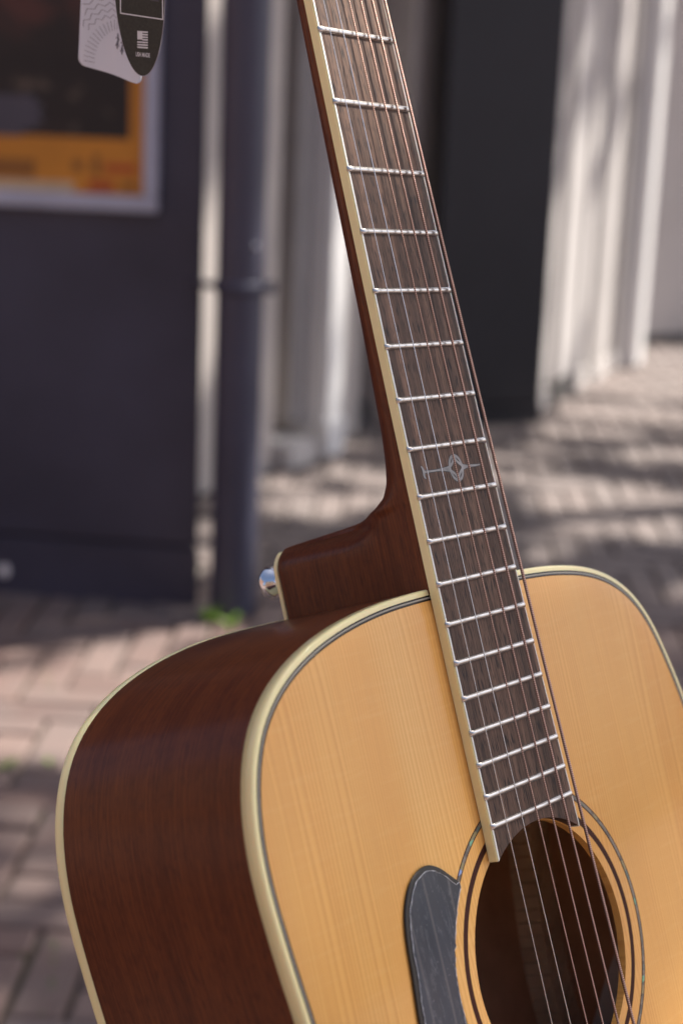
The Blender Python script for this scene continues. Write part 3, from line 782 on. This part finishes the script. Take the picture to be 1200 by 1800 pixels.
board('fretboard_binding', lambda y: FR_(y)-BWD*0.8+0.0001, lambda y: FR_(y), ZT+0.00012, 0.00002, MT['bindlit'], fb, 0.0003, 2)  # bass side binding in the whitened colour, painted as brightly lit
board('lit_edge_line', lambda y: FL_(y)+0.00045, lambda y: FL_(y)+BWD-0.00015, -0.0002, 0.00006, MT['bindlit'], fb, 0, 2)  # pale line painted for the light on the cream binding's top
FRY = {4: -.13250, 5: -.16240, 6: -.19045, 7: -.21605, 8: -.24050, 9: -.26320, 10: -.28490, 11: -.30480, 12: -.32405, 13: -.34190, 14: -.35905, 15: -.37510, 16: -.39045, 17: -.40465, 18: -.41834, 19: -.43115, 20: -.44370, 21: -.45530}
for n in (1, 2, 3): FRY[n] = -0.6477*(1-2**(-n/12))
for n in range(1, 22):
    y = FRY[n]; xa, xb = FL_(y)+0.00005, FR_(y)-0.00002; V = []; F = []; K = 9
    st = ((0.0, 0.05), (0.0005, 0.45), (0.0014, 0.95), (0.0022, 1.0))
    xs = [(xa+d, s) for d, s in st]+[(xb-d, s) for d, s in reversed(st)]
    for x, s in xs:
        for k in range(K):
            a = math.pi*k/(K-1); V.append((x, y-0.00138*math.cos(a)*(0.8+0.2*s), -0.0001+0.0013*math.sin(a)*s))
    for i in range(len(xs)-1):
        for k in range(K-1): F.append((i*K+k, i*K+k+1, (i+1)*K+k+1, (i+1)*K+k))
    F.append(tuple(range(K))); F.append(tuple((len(xs)-1)*K+k for k in range(K))[::-1])
    me = mesh('fret', V, F, True); bmx = bmesh.new(); bmx.from_mesh(me); gpart('fret', bm_mesh('fret', bmx, True), MT['fret'], fb)
# twelfth-fret knot inlay
def ribbon(bm, pts, w, z, closed=False):
    pts = [Vector((*p, 0)) for p in pts]; n = len(pts); L = []; Rr = []
    for i, p in enumerate(pts):
        t = (pts[(i+1) % n]-pts[i-1]) if closed else (pts[min(i+1, n-1)]-pts[max(i-1, 0)])
        t.normalize(); s = Vector((-t.y, t.x, 0)); ww = w(i/(n-1)) if callable(w) else w
        L.append(bm.verts.new((*(p+s*ww/2).xy, z))); Rr.append(bm.verts.new((*(p-s*ww/2).xy, z)))
    for i in range(n if closed else n-1): bm.faces.new((L[i], L[(i+1) % n], Rr[(i+1) % n], Rr[i]))
IX, IY = 0.0012, -0.3146
def knot(bm, dw, z):
    cc = lambda pts, c=False, n=8: [(p.x, p.y) for p in catmull([Vector((x*0.001+IX, y*0.001+IY, 0)) for x, y in pts], n, c)]
    # two crossing loops make the quatrefoil, then the stems
    ribbon(bm, cc([(4.2*math.cos(k*math.pi/6), 5.1*math.sin(k*math.pi/6)) for k in range(12)], True), 0.0012+dw, z, True)
    ribbon(bm, cc([(-8.0, 0.0), (-5.0, 0.6), (-2.6, 1.7), (-1.1, 3.0), (0.0, 4.6), (1.1, 3.0), (2.6, 1.7), (4.6, 0.6), (7.0, 0.0), (4.6, -0.6), (2.6, -1.7), (1.1, -3.0), (0.0, -4.6), (-1.1, -3.0), (-2.6, -1.7), (-5.0, -0.6)], True), 0.00115+dw, z+0.000008, True)
    ribbon(bm, cc([(-21.6, 0.2), (-17, 0.1), (-12, 0.1), (-7.0, 0.1)]), lambda t: 0.0011-0.0004*math.sin(t*3)+0.0016*max(0, t-0.6)+dw, z+0.000016)
    ribbon(bm, cc([(-23.0, 2.6), (-22.2, 1.5), (-22.0, 0.0), (-22.2, -1.4), (-21.6, -2.6)]), lambda t: 0.0006+0.0008*math.sin(t*3.14)+dw, z+0.000024)
    ribbon(bm, cc([(6.0, 0.0), (10, 0.0), (14, -0.1), (18.2, 0.0)]), lambda t: 0.0013-0.0009*t+dw, z+0.000016)
bmx = bmesh.new(); knot(bmx, 0.0005, 0.00002); il = gpart('inlay_outline', bm_mesh('inlay_outline', bmx, recalc=False), MT['inlayline'], fb)
bmx = bmesh.new(); knot(bmx, 0.0, 0.00006); gpart('knot_inlay', bm_mesh('knot_inlay', bmx, recalc=False), MT['inlay'], fb)
# neck and heel, blended into one surface
bmx = bmesh.new()
ND = [(-.3700, .0914), (-.3296, .0914), (-.3291, .084), (-.3286, .072), (-.3280, .060), (-.3273, .049), (-.3260, .0385), (-.3238, .0295), (-.3205, .0244), (-.3150, .0212), (-.3050, .0187), (-.295, .0172), (-.25, .0145), (-.18, .0127), (-.11, .0110), (0.01, .0095)]
HWT = [(0.0, 1.0), (0.012, 0.96), (0.025, 0.875), (0.045, 0.745), (0.070, 0.635), (0.092, 0.54)]
def smooth01(x): x = min(max(x, 0), 1); return x*x*(3-2*x)
def neck_x(y, zz, D, a):
    """half width of the neck / heel at depth zz under the board"""
    h = smooth01((D-0.019)/0.03); p = 2+7*h+34*smooth01((D-0.05)/0.035)
    core = max(0.0, 1-(zz/D)**p)**0.5
    taper = 1-h*(1-lerp_table(zz, HWT))
    u = min(max((-.3288-y)/0.011, 0), 1); wf = max(0.45, math.sqrt(1-(1-u)**2))
    g = smooth01((zz-0.018)/0.03)
    return a*core*taper*((1-g)+g*wf)
yl = [0.005-0.30*k/50 for k in range(50)]+[-.295-.020*k/16 for k in range(16)]+[-.315-.0170*k/44 for k in range(44)]+[-.332-.0305*k/20 for k in range(21)]
secs = []; NS = 44
for y in yl:
    D = lerp_table(y, ND); xl, xr = FL_(min(y, 0))+0.0002, FR_(min(y, 0))-0.0002; c = (xl+xr)/2; a = (xr-xl)/2
    row = [bmx.verts.new((xl, y, ZT+0.0016))]
    half = []
    for j in range(NS+1):
        zz = D*math.sin(math.pi/2*j/NS); half.append((neck_x(y, zz, D, a), ZT-zz))
    for hx, z in half: row.append(bmx.verts.new((c-hx, y, z)))
    for hx, z in reversed(half[:-1]): row.append(bmx.verts.new((c+hx, y, z)))
    row.append(bmx.verts.new((xr, y, ZT+0.0016))); secs.append(row)
for A, B in zip(secs, secs[1:]):
    m = len(A)
    for j in range(m): bmx.faces.new((A[j], A[(j+1) % m], B[(j+1) % m], B[j]))
bmx.faces.new(secs[0]); bmx.faces.new(secs[-1][::-1])
cap_poly = []
cl_y = [-.3308-.0308*k/24 for k in range(25)]
ca = lambda y: (FR_(y)-FL_(y))/2*0.49*max(0.45, math.sqrt(1-(1-min(max((-.3288-y)/0.011, 0), 1))**2))
cm = lambda y: (FR_(y)+FL_(y))/2
cap_poly = [(cm(y)-ca(y), y) for y in reversed(cl_y)]+[(cm(y)+ca(y), y) for y in cl_y]
neck = gpart('neck', bm_mesh('neck', bmx, True), MT['neck'])
rmod = neck.modifiers.new('blend', 'REMESH'); rmod.mode = 'VOXEL'; rmod.voxel_size = 0.0008; rmod.use_smooth_shade = True
smod = neck.modifiers.new('soften', 'SMOOTH'); smod.factor = 0.5; smod.iterations = 6
gpart('heel_cap', prism('heel_cap', cap_poly, -.0957, -.0935, 0.0003, 1), MT['ivory'], neck)
gpart('strap_button', lathe('strap_button', [(0.0075, 0.0), (0.0072, 0.0018), (0.0045, 0.0036), (0.0040, 0.0066), (0.0048, 0.0090), (0.0065, 0.0116), (0.0076, 0.0138), (0.0077, 0.0148), (0.0069, 0.0162), (0.0045, 0.0172), (0.001, 0.0174)], 40, (0, 0, -1), (0.0, -.3430, -.0965)), MT['chrome'], guitar)
# headstock with tuners, nut, bridge: beyond the frame of the photograph
hs = gpart('headstock', prism('headstock', [(-.0225, 0.006), (.0235, 0.006), (.034, .05), (.031, .185), (-.029, .185), (-.032, .05)], -.0195, -.0060, 0.002), MT['neck'])
for i in range(6):
    sx = -1 if i < 3 else 1; y = 0.055+0.05*(i % 3)
    gpart('tuner_post', tube('tuner_post', [(sx*.019, y, -.008), (sx*.019, y, .008)], 0.003, 12), MT['chrome'], hs)
    gpart('tuner_key', lathe('tuner_key', [(0.002, 0), (0.002, 0.010), (0.007, 0.013), (0.008, 0.019), (0.004, 0.024)], 14, (sx, 0, 0), (sx*.031, y, -.014)), MT['chrome'], hs)
gpart('nut', prism('nut', [(-.0212, .0002), (.0230, .0002), (.0230, .0050), (-.0212, .0050)], ZT, 0.0014, 0.0004), MT['ivory'])
br = gpart('bridge', prism('bridge', [(-.078, -.672), (.078, -.672), (.082, -.660), (.076, -.648), (.045, -.640), (-.045, -.640), (-.076, -.648), (-.082, -.660)], ZT, ZT+0.0075, 0.0015), MT['board'])
gpart('saddle', prism('saddle', [(-.036, -.6495), (.036, -.6475), (.036, -.6445), (-.036, -.6465)], ZT+0.0076, 0.0066, 0.0006), MT['ivory'], br)
# strings
SX0 = [-.01707, -.00920, -.00093, .00617, .01395, .02169]; SX1 = [-.02879, -.01577, -.00453, .00651, .01790, .02837]
SR = [0.00017, 0.00021, 0.00033, 0.00043, 0.00054, 0.00070]
SBOW = [-.0001, -.0010, -.00105, -.0010, -.0016, -.0006]
for i in range(6):
    ps = []
    for k in range(41):
        t = k/40; ps.append((SX0[i]*(1-t)+SX1[i]*t+SBOW[i]*4*t*(1-t), -0.6465*t+0.0005*(1-t), 0.0018+0.0060*t-0.0050*t*(1-t)))
    sx = -1 if i < 3 else 1
    tp = [(sx*.0195, 0.055+0.05*(i % 3 if i > 2 else 2-i % 3), .002)]
    gpart('string', tube('string', tp+ps+[(SX1[i], -.660, ZT+0.0068)], SR[i], 10), MT['steel'] if i < 2 else MT['wound'])
    gpart('bridge_pin', lathe('bridge_pin', [(0.0028, 0), (0.004, 0.0015), (0.0035, 0.004), (0.001, 0.005)], 14, (0, 0, 1), (SX1[i], -.662, ZT+0.0072)), MT['black'], br)
# pickguard with its protective film still on
pg = [(-.0504, -.4711), (-.0545, -.4676), (-.0609, -.4625), (-.0672, -.4599), (-.0735, -.4603), (-.0801, -.4640), (-.0855, -.4716), (-.0882, -.4813), (-.0895, -.4945), (-.0908, -.5060), (-.0930, -.5250), (-.0985, -.5500), (-.1040, -.575), (-.1020, -.596), (-.0900, -.606), (-.0720, -.603), (-.0580, -.588), (-.0480, -.5600)]
RI = 0.0658
inner = [(RI*math.cos(a), HY+RI*math.sin(a)) for a in [math.radians(226-k*(226-142)/24) for k in range(25)]]
pgp = [(p.x, p.y) for p in catmull([Vector((*p, 0)) for p in pg], 6)]
pgp = pgp+inner
pk = gpart('pickguard', prism('pickguard', pgp, ZT+0.0002, ZT+0.0013, 0.0003, 1), MT['black'])
fp = resample([Vector((*p, 0)) for p in pgp], 260)
for _ in range(2): fp = [(fp[i-1]+fp[i]*2+fp[(i+1) % 260])/4 for i in range(260)]
pc = sum(fp, Vector())/260; film = []
for i in range(260):
    t = (fp[(i+1) % 260]-fp[i-1]).normalized(); n = Vector((-t.y, t.x, 0))
    if n.dot(pc-fp[i]) < 0: n = -n
    nearhole = (fp[i]-Vector((0, HY, 0))).length < 0.0675
    w = (0.0003 if nearhole else 0.0017+0.0006*max(0, n.x))+0.0005*noise.noise(fp[i]*330)+0.0005*abs(noise.noise(fp[i]*900))
    film.append(fp[i]+n*w+Vector((0, 0, 0)))
fl = gpart('protective_film', prism('protective_film', [(p.x, p.y) for p in film], ZT+0.00135, ZT+0.0015), MT['film'], pk)
bmx = bmesh.new(); A = []; B = []; C = []
for i in range(260):
    t = (film[(i+1) % 260]-film[i-1]).normalized(); n = Vector((-t.y, t.x, 0)); ww = 0.00045*(0.4+0.8*abs(noise.noise(film[i]*700)))
    if n.dot(pc-film[i]) < 0: n = -n
    hz = 0.0004*abs(noise.noise(film[i]*500+Vector((3, 1, 0))))
    A.append(bmx.verts.new(film[i]+Vector((0, 0, ZT+0.00152)))); B.append(bmx.verts.new(film[i]+n*ww*0.5+Vector((0, 0, ZT+0.00165+hz)))); C.append(bmx.verts.new(film[i]+n*ww+Vector((0, 0, ZT+0.00152))))
for i in range(260):
    j = (i+1) % 260; bmx.faces.new((A[i], A[j], B[j], B[i])); bmx.faces.new((B[i], B[j], C[j], C[i]))
gpart('film_edge', bm_mesh('film_edge', bmx, True), MT['filmedge'], pk)
# paper label inside the bass rim
lab = [i for i in range(NO) if OUT[i].x > 0.1 and -0.668 < OUT[i].y < -0.535]
V = []; F = []
for i in lab:
    y = OUT[i].y; V += [off(i, 0.0030)+Vector((0, 0, -0.020)), off(i, 0.0030)+Vector((0, 0, max(-0.0757+(y+0.5606)*0.70, -0.097)))]
for k in range(len(lab)-1): F.append((2*k, 2*k+1, 2*k+3, 2*k+2))
gpart('paper_label', mesh('paper_label', V, F, True), MT['paper'])

# ------------------------------------------------------------------ hang tags on the headstock
TD = 0.735
uv_ = CAMR @ Vector((0.95, -0.125, 0.343)).normalized(); vv_ = CAMR @ Vector((0, -math.cos(R(20)), -math.sin(R(20))))
def tag_pt(u, v):      # point of the black tag's plane seen at pixel (u, v)
    o = to_world(247, 50, TD); n = uv_.cross(vv_); d = to_world(u, v, 1.0)-Vector((0, 0, CAM_H)); c = Vector((0, 0, CAM_H))
    s = (o-c).dot(n)/d.dot(n); return c+d*s
TO = tag_pt(247, 20)
tn = uv_.cross(vv_).normalized()
if tn.dot(Vector((0, 0, CAM_H))-TO) < 0: tn = -tn
def tl(u, v, lift=0.0):    # tag-local coordinates of a pixel
    p = tag_pt(u, v)-TO; return (p.dot(uv_), p.dot(vv_))
TM = Matrix((uv_, vv_, uv_.cross(vv_))).transposed().to_4x4(); TM.translation = TO
sg = 1 if uv_.cross(vv_).dot(tn) > 0 else -1
bt = empty('hang_tag'); bt.matrix_world = TM
tag(bt, 'dark oval hang tag with white flag print in front of the white card', 'hang tag')
bl = tl(247, 133); lf = tl(203, 10); rt = tl(291, 10)
cx = (lf[0]+rt[0])/2; ax_ = (rt[0]-lf[0])/2; ay = bl[1]+0.012; cyy = -0.012
poly = []
for k in range(64):
    a = 2*math.pi*k/64; poly.append((cx+ax_*math.cos(a), cyy+ay*math.sin(a)))
card = obj('card', prism('card', poly, -0.00025, 0.00025), MT['tagblack'], bt)
obj('card_rim', prism('card_rim', [(cx+(x-cx)*1.012, cyy+(y-cyy)*1.006) for x, y in poly], -0.00018, 0.00018), MT['tagedge'], bt)
def tquad(name, pts, mat, parent, lift=0.0004):
    z = sg*lift
    return obj(name, mesh(name, [(*tl(u, v), z) for u, v in pts], [tuple(range(len(pts)))]), mat, parent)
def tline(name, a, b, w, mat, parent):
    A, B = Vector(tl(*a)), Vector(tl(*b)); t = (B-A).normalized(); n = Vector((-t.y, t.x))*w/2; A -= t*w/2; B += t*w/2
    z = sg*0.0004
    return obj(name, mesh(name, [(*(A+n), z), (*(B+n), z), (*(B-n), z), (*(A-n), z)], [(0, 1, 2, 3)]), mat, parent)
tline('print_border', (213, 23), (287, 34), 0.0005, MT['tagprint'], bt)
tline('print_border', (212.5, -60), (213, 23), 0.0005, MT['tagprint'], bt)
tline('print_border', (286.5, -60), (287, 34), 0.0005, MT['tagprint'], bt)
tline('print_border', (212.5, -60), (286.5, -50), 0.0005, MT['tagprint'], bt)
fx = lambda x, y: (242.5+x, 54+y+0.07*x)
tquad('flag_canton', [fx(0, 0), fx(9, 0), fx(9, 15), fx(0, 15)], MT['tagprint'], bt)
for k in range(7):
    y0 = k*4.55; xs = 8.8 if k < 4 else 0
    tquad('flag_stripe', [fx(xs, y0), fx(18.5, y0), fx(18.5, y0+2.7), fx(xs, y0+2.7)], MT['tagprint'], bt, 0.00042)
def text_mesh(name, body, width, mat, parent, origin, xdir, ydir, lift):
    cu = bpy.data.curves.new(name, 'FONT'); cu.body = body; cu.size = 1.0; cu.offset = 0.025
    o = bpy.data.objects.new(name, cu); COL.objects.link(o)
    bpy.context.view_layer.update()
    me = bpy.data.meshes.new_from_object(o.evaluated_get(bpy.context.evaluated_depsgraph_get()))
    bpy.data.objects.remove(o); bpy.data.curves.remove(cu)
    xs = [v.co.x for v in me.vertices]; x0, x1 = min(xs), max(xs); s = width/(x1-x0)
    for v in me.vertices:
        a, b = (v.co.x-x0)*s, v.co.y*s*1.75
        v.co = (origin[0]+xdir[0]*a-ydir[0]*b, origin[1]+xdir[1]*a-ydir[1]*b, lift)
    return obj(name, me, mat, parent)
o0 = Vector(tl(239.8, 98.3)); o1 = Vector(tl(264.5, 100.8)); xd = (o1-o0)
yd = (Vector(tl(239.8, 108))-o0).normalized()
text_mesh('lettering', 'USA MADE', xd.length, MT['tagprint'], bt, o0, xd.normalized(), yd, sg*0.0004)
for (a, b) in (((266, -0.5), (279, 1.5)),): tline('lettering_line', a, b, 0.0006, MT['greyprint'], bt)
# the white card behind
C00, C10, C01, C11 = to_world(147, -110, 0.768), to_world(256, -78, 0.752), to_world(137.5, 113, 0.782), to_world(248, 150, 0.764)
WO = C01.copy()
nrm = (C10-C00).cross(C01-C00).normalized()
if nrm.dot(Vector((0, 0, CAM_H))-WO) < 0: nrm = -nrm
def cardp(s, t, lift=0.0):
    p = C00*(1-s)*(1-t)+C10*s*(1-t)+C01*(1-s)*t+C11*s*t
    return p+nrm*(lift+0.0035*(-math.sin(math.pi*min(s*1.15, 1.0))**1.5))-WO
wt = empty('hang_tag', WO); tag(wt, 'white rounded card tag with grey line pattern hanging behind the dark oval tag', 'hang tag')
NX, NY = 20, 24; V = []; F = []; idx = {}
def rc(s, t):      # round the bottom corners
    r = 0.10; rt_ = 0.06
    if t > 1-rt_ :
        dy = (t-(1-rt_))/rt_; ins = r*(1-math.sqrt(max(0, 1-dy*dy))); return ins+(1-2*ins)*s, t
    return s, t
tt = [j/NY*0.94 for j in range(NY)]+[0.94+0.06*math.sin(k/6*math.pi/2) for k in range(0, 7)]
for z in (0.0, -0.0004):
    for t in tt:
        for i in range(NX+1): V.append(cardp(*rc(i/NX, t), z))
m = NX+1; NN = m*len(tt)
for j in range(len(tt)-1):
    for i in range(NX):
        a = j*m+i; F.append((a, a+1, a+m+1, a+m)); F.append((NN+a, NN+a+m, NN+a+m+1, NN+a+1))
    for a, b in ((j*m, (j+1)*m), (j*m+NX, (j+1)*m+NX)): F.append((a, b, NN+b, NN+a))
obj('card', mesh('card', V, F, True), MT['tagwhite'], wt)
V = []; F = []
def pline(pts, w):
    n0 = len(V); k = len(pts)
    for i, (s, t) in enumerate(pts):
        a = Vector(pts[max(i-1, 0)]); b = Vector(pts[min(i+1, k-1)]); d = (b-a); d = Vector((d.x, d.y*1.9)).normalized(); nn = Vector((-d.y, d.x/1.9))*w
        V.append(cardp(s+nn.x, t+nn.y, 0.00025)); V.append(cardp(s-nn.x, t-nn.y, 0.00025))
    for i in range(k-1): F.append((n0+2*i, n0+2*i+1, n0+2*i+3, n0+2*i+2))
for k in range(15):                                   # short rays
    a = R(186-k*7.5); r0, r1 = 0.30, 0.44
    c_ = (0.52, 0.93-0.010*k)
    pline([(c_[0]+math.cos(a)*r1, c_[1]-math.sin(a)*r1*0.55), (c_[0]+math.cos(a)*r0, c_[1]-math.sin(a)*r0*0.55)], 0.003)
for k in range(7):                                    # zigzag rows
    pts = []
    for j in range(13):
        a = R(150-j*7.0+k*1.5); rr = 0.52+0.075*k+(0.022 if j % 2 else -0.022)
        s, t = 0.56+math.cos(a)*rr, 0.86-math.sin(a)*rr*0.62
        if s > 0.025: pts.append((s, t))
    if len(pts) > 1: pline(pts, 0.0035)
for (s, t, h) in ((0.545, 0.72, 0.055), (0.64, 0.745, 0.06)):
    pline([(s, t-h), (s+0.012, t-h*0.2), (s-0.004, t+h*0.6), (s, t+h*1.2)], 0.010)
    pline([(s-0.03, t-h*0.2), (s, t-h*0.5), (s+0.035, t-h*0.1)], 0.009); pline([(s-0.03, t+h*0.9), (s, t), (s+0.03, t+h*0.8)], 0.007)
obj('line_print', mesh('line_print', V, F), MT['tagink'], wt)
# the cords they hang by
def gworld(x, y, z): return GR @ Vector((x, y, z))+GT
kp = gworld(-.045, .105, -.014)
for par, top_, org in ((bt, tag_pt(246, -88), None), (wt, WO+cardp(0.5, 0.02), None)):
    inv = par.matrix_world.inverted() if par is bt else Matrix.Translation(-WO)
    pts = catmull([top_, top_.lerp(kp, 0.45)+Vector((0, 0, -0.015)), kp], 8)
    obj('cord', tube('cord', [inv @ p for p in pts], 0.0006, 6), MT['tagprint'], par)

# ------------------------------------------------------------------ stand carrying the guitar (below the frame)
tail = gworld(0, -.872, -.06)
st = empty('guitar_stand', (tail.x, tail.y+0.12, 0)); tag(st, 'black tubular guitar stand under the guitar body', 'guitar stand')
def sp(name, pts, r=0.008):
    obj(name, tube(name, [Vector(p)-st.location for p in pts], r, 10), MT['standblack'], st)
gx = GR @ Vector((1, 0, 0)); gz = GR @ Vector((0, 0, 1)); gy = GR @ Vector((0, 1, 0))
hub = tail-gz*0.09+gy*0.02
for s in (-1, 1):
    a = gworld(s*.10, -.868, -.135); b = gworld(s*.10, -.868, .012)
    sp('cradle_arm', [hub, a-gy*0.010, b-gy*0.010, b+gy*0.03+gz*0.006], 0.007)
    f_ = Vector((hub.x, hub.y, 0))+Vector((gx.x, gx.y, 0)).normalized()*s*0.24+Vector((gz.x, gz.y, 0)).normalized()*0.22
    sp('leg', [hub, (f_.x, f_.y, 0.008)])
bk = Vector((hub.x, hub.y, 0))-Vector((gz.x, gz.y, 0)).normalized()*0.30
sp('leg', [hub, (bk.x, bk.y, 0.008)])

# ------------------------------------------------------------------ street tree up-sun: its crown throws the dappled shade
def q_of(p): return Vector((p.x-SUN.x/SUN.z*p.z, p.y-SUN.y/SUN.z*p.z))
LIT = []      # sun gaps: centre on the ground, half axes, turn
def gap_px(u, v, a, b, rot=0.0):
    g = on_ground(u, v); LIT.append((g.x, g.y, a, b, rot))
def gap_pt(p, a, b, rot=0.0):
    q = q_of(Vector(p)); LIT.append((q.x, q.y, a, b, rot))
LIT.append((-0.785, 0.40, 0.235, 0.15, 0.0))                 # upper neck
gap_pt(to_world(238, 141, 0.757), 0.03, 0.03)                # corner of the card
for a in ((230, 1165, 0.16, 0.12), (120, 1215, 0.17, 0.12), (40, 1275, 0.22, 0.17), (150, 1300, 0.12, 0.12), (30, 1150, 0.10, 0.03), (330, 1110, 0.13, 0.08),
          (545, 890, 0.14, 0.12), (500, 850, 0.10, 0.08), (640, 835, 0.14, 0.10), (680, 880, 0.12, 0.10),
          (920, 800, 0.16, 0.14), (960, 845, 0.18, 0.09), (1120, 890, 0.30, 0.20), (1040, 915, 0.18, 0.13), (1180, 800, 0.18, 0.12), (1190, 945, 0.08, 0.12), (1160, 1035, 0.12, 0.09),
          (1050, 765, 0.16, 0.12), (1130, 730, 0.3, 0.16), (1180, 680, 0.5, 0.28), (1180, 635, 0.6, 0.4), (1050, 715, 0.16, 0.12), (370, 960, 0.10, 0.22)):
    gap_px(*a)
for (s, z, a, b) in ((0.31, 0.75, 0.11, 0.30), (0.30, 0.40, 0.10, 0.22), (0.82, 0.72, 0.14, 0.40), (1.23, 0.9, 0.14, 0.7), (1.2, 0.3, 0.3, 0.4), (0.1, 1.35, 0.06, 0.12), (0.9, 0.2, 0.3, 0.2), (1.25, 1.6, 0.2, 0.3)):
    p = FA+FD*s; gap_pt((p.x, p.y, z), a, b)
for (u, z) in ((345, 0.52), (375, 0.45), (590, 0.6), (640, 0.5), (600, 0.3), (375, 1.25), (620, 0.8), (588, 0.45), (588, 0.75)):
    p = SA+SD*s_of(u); gap_pt((p.x, p.y, z), 0.10, 0.13)
def lit(q):
    for x, y, a, b, r in LIT:
        dx, dy = q.x-x, q.y-y
        if (dx/a)**2+(dy/b)**2 < 1: return True
    return False
tree = empty('street_tree', (4.9, 6.3, 0))
tag(tree, 'leafy street tree whose crown throws the dappled shade', 'tree')
TP = Vector((4.9, 6.3, 0)); CC = Vector((4.55, 5.75, 7.2))
obj('trunk', tube('trunk', [(0, 0, -0.05), (0.02, 0.0, 0.4), (0.03, 0.02, 2.0), (-0.05, -0.05, 4.0), (-0.2, -0.25, 5.6), (-0.3, -0.45, 7.4)], 0.2, 14, radii=[0.26, 0.2, 0.17, 0.15, 0.12, 0.05]), MT['bark'], tree)
rt2 = random.Random(21)
for k in range(9):
    a = k*2.4; h0 = 3.6+0.4*k; e = CC-TP+Vector((math.cos(a)*2.6, math.sin(a)*2.8, rt2.uniform(-1.0, 1.0)))
    s0 = Vector((-0.05, -0.05, h0)); md = s0.lerp(e, 0.5)+Vector((0, 0, 0.4))
    obj('limb', tube('limb', catmull([s0, md, e], 6), 0.05, 8, radii=[0.07*(1-i/13)+0.008 for i in range(13)]), MT['bark'], tree)
V = []; F = []
NL = 26000; tries = 0; made = 0
while made < NL and tries < 200000:
    tries += 1
    d = Vector((rt2.gauss(0, 1), rt2.gauss(0, 1), rt2.gauss(0, 1))).normalized()*rt2.random()**0.38
    p = CC+Vector((d.x*3.9, d.y*4.6, d.z*1.7))
    cl_ = noise.noise(p*0.9)+0.5*noise.noise(p*2.1)
    if cl_ < -0.42: continue
    q = q_of(p)
    if lit(q): continue
    made += 1
    l = rt2.uniform(0.09, 0.15); w = l*0.36
    n = Vector((rt2.gauss(0, 0.55), rt2.gauss(0, 0.55), 1)).normalized(); t = n.cross(Vector((rt2.gauss(0, 1), rt2.gauss(0, 1), 0.1))).normalized(); s = n.cross(t)
    n0 = len(V); pr = p-TP
    V += [pr-t*l*0.5, pr+s*w-n*0.006, pr+t*l*0.5, pr-s*w-n*0.006, ]
    F += [(n0, n0+1, n0+2), (n0, n0+2, n0+3)]
cr = obj('crown', mesh('crown', V, F), MT['leaf'], tree); cr['kind'] = 'stuff'
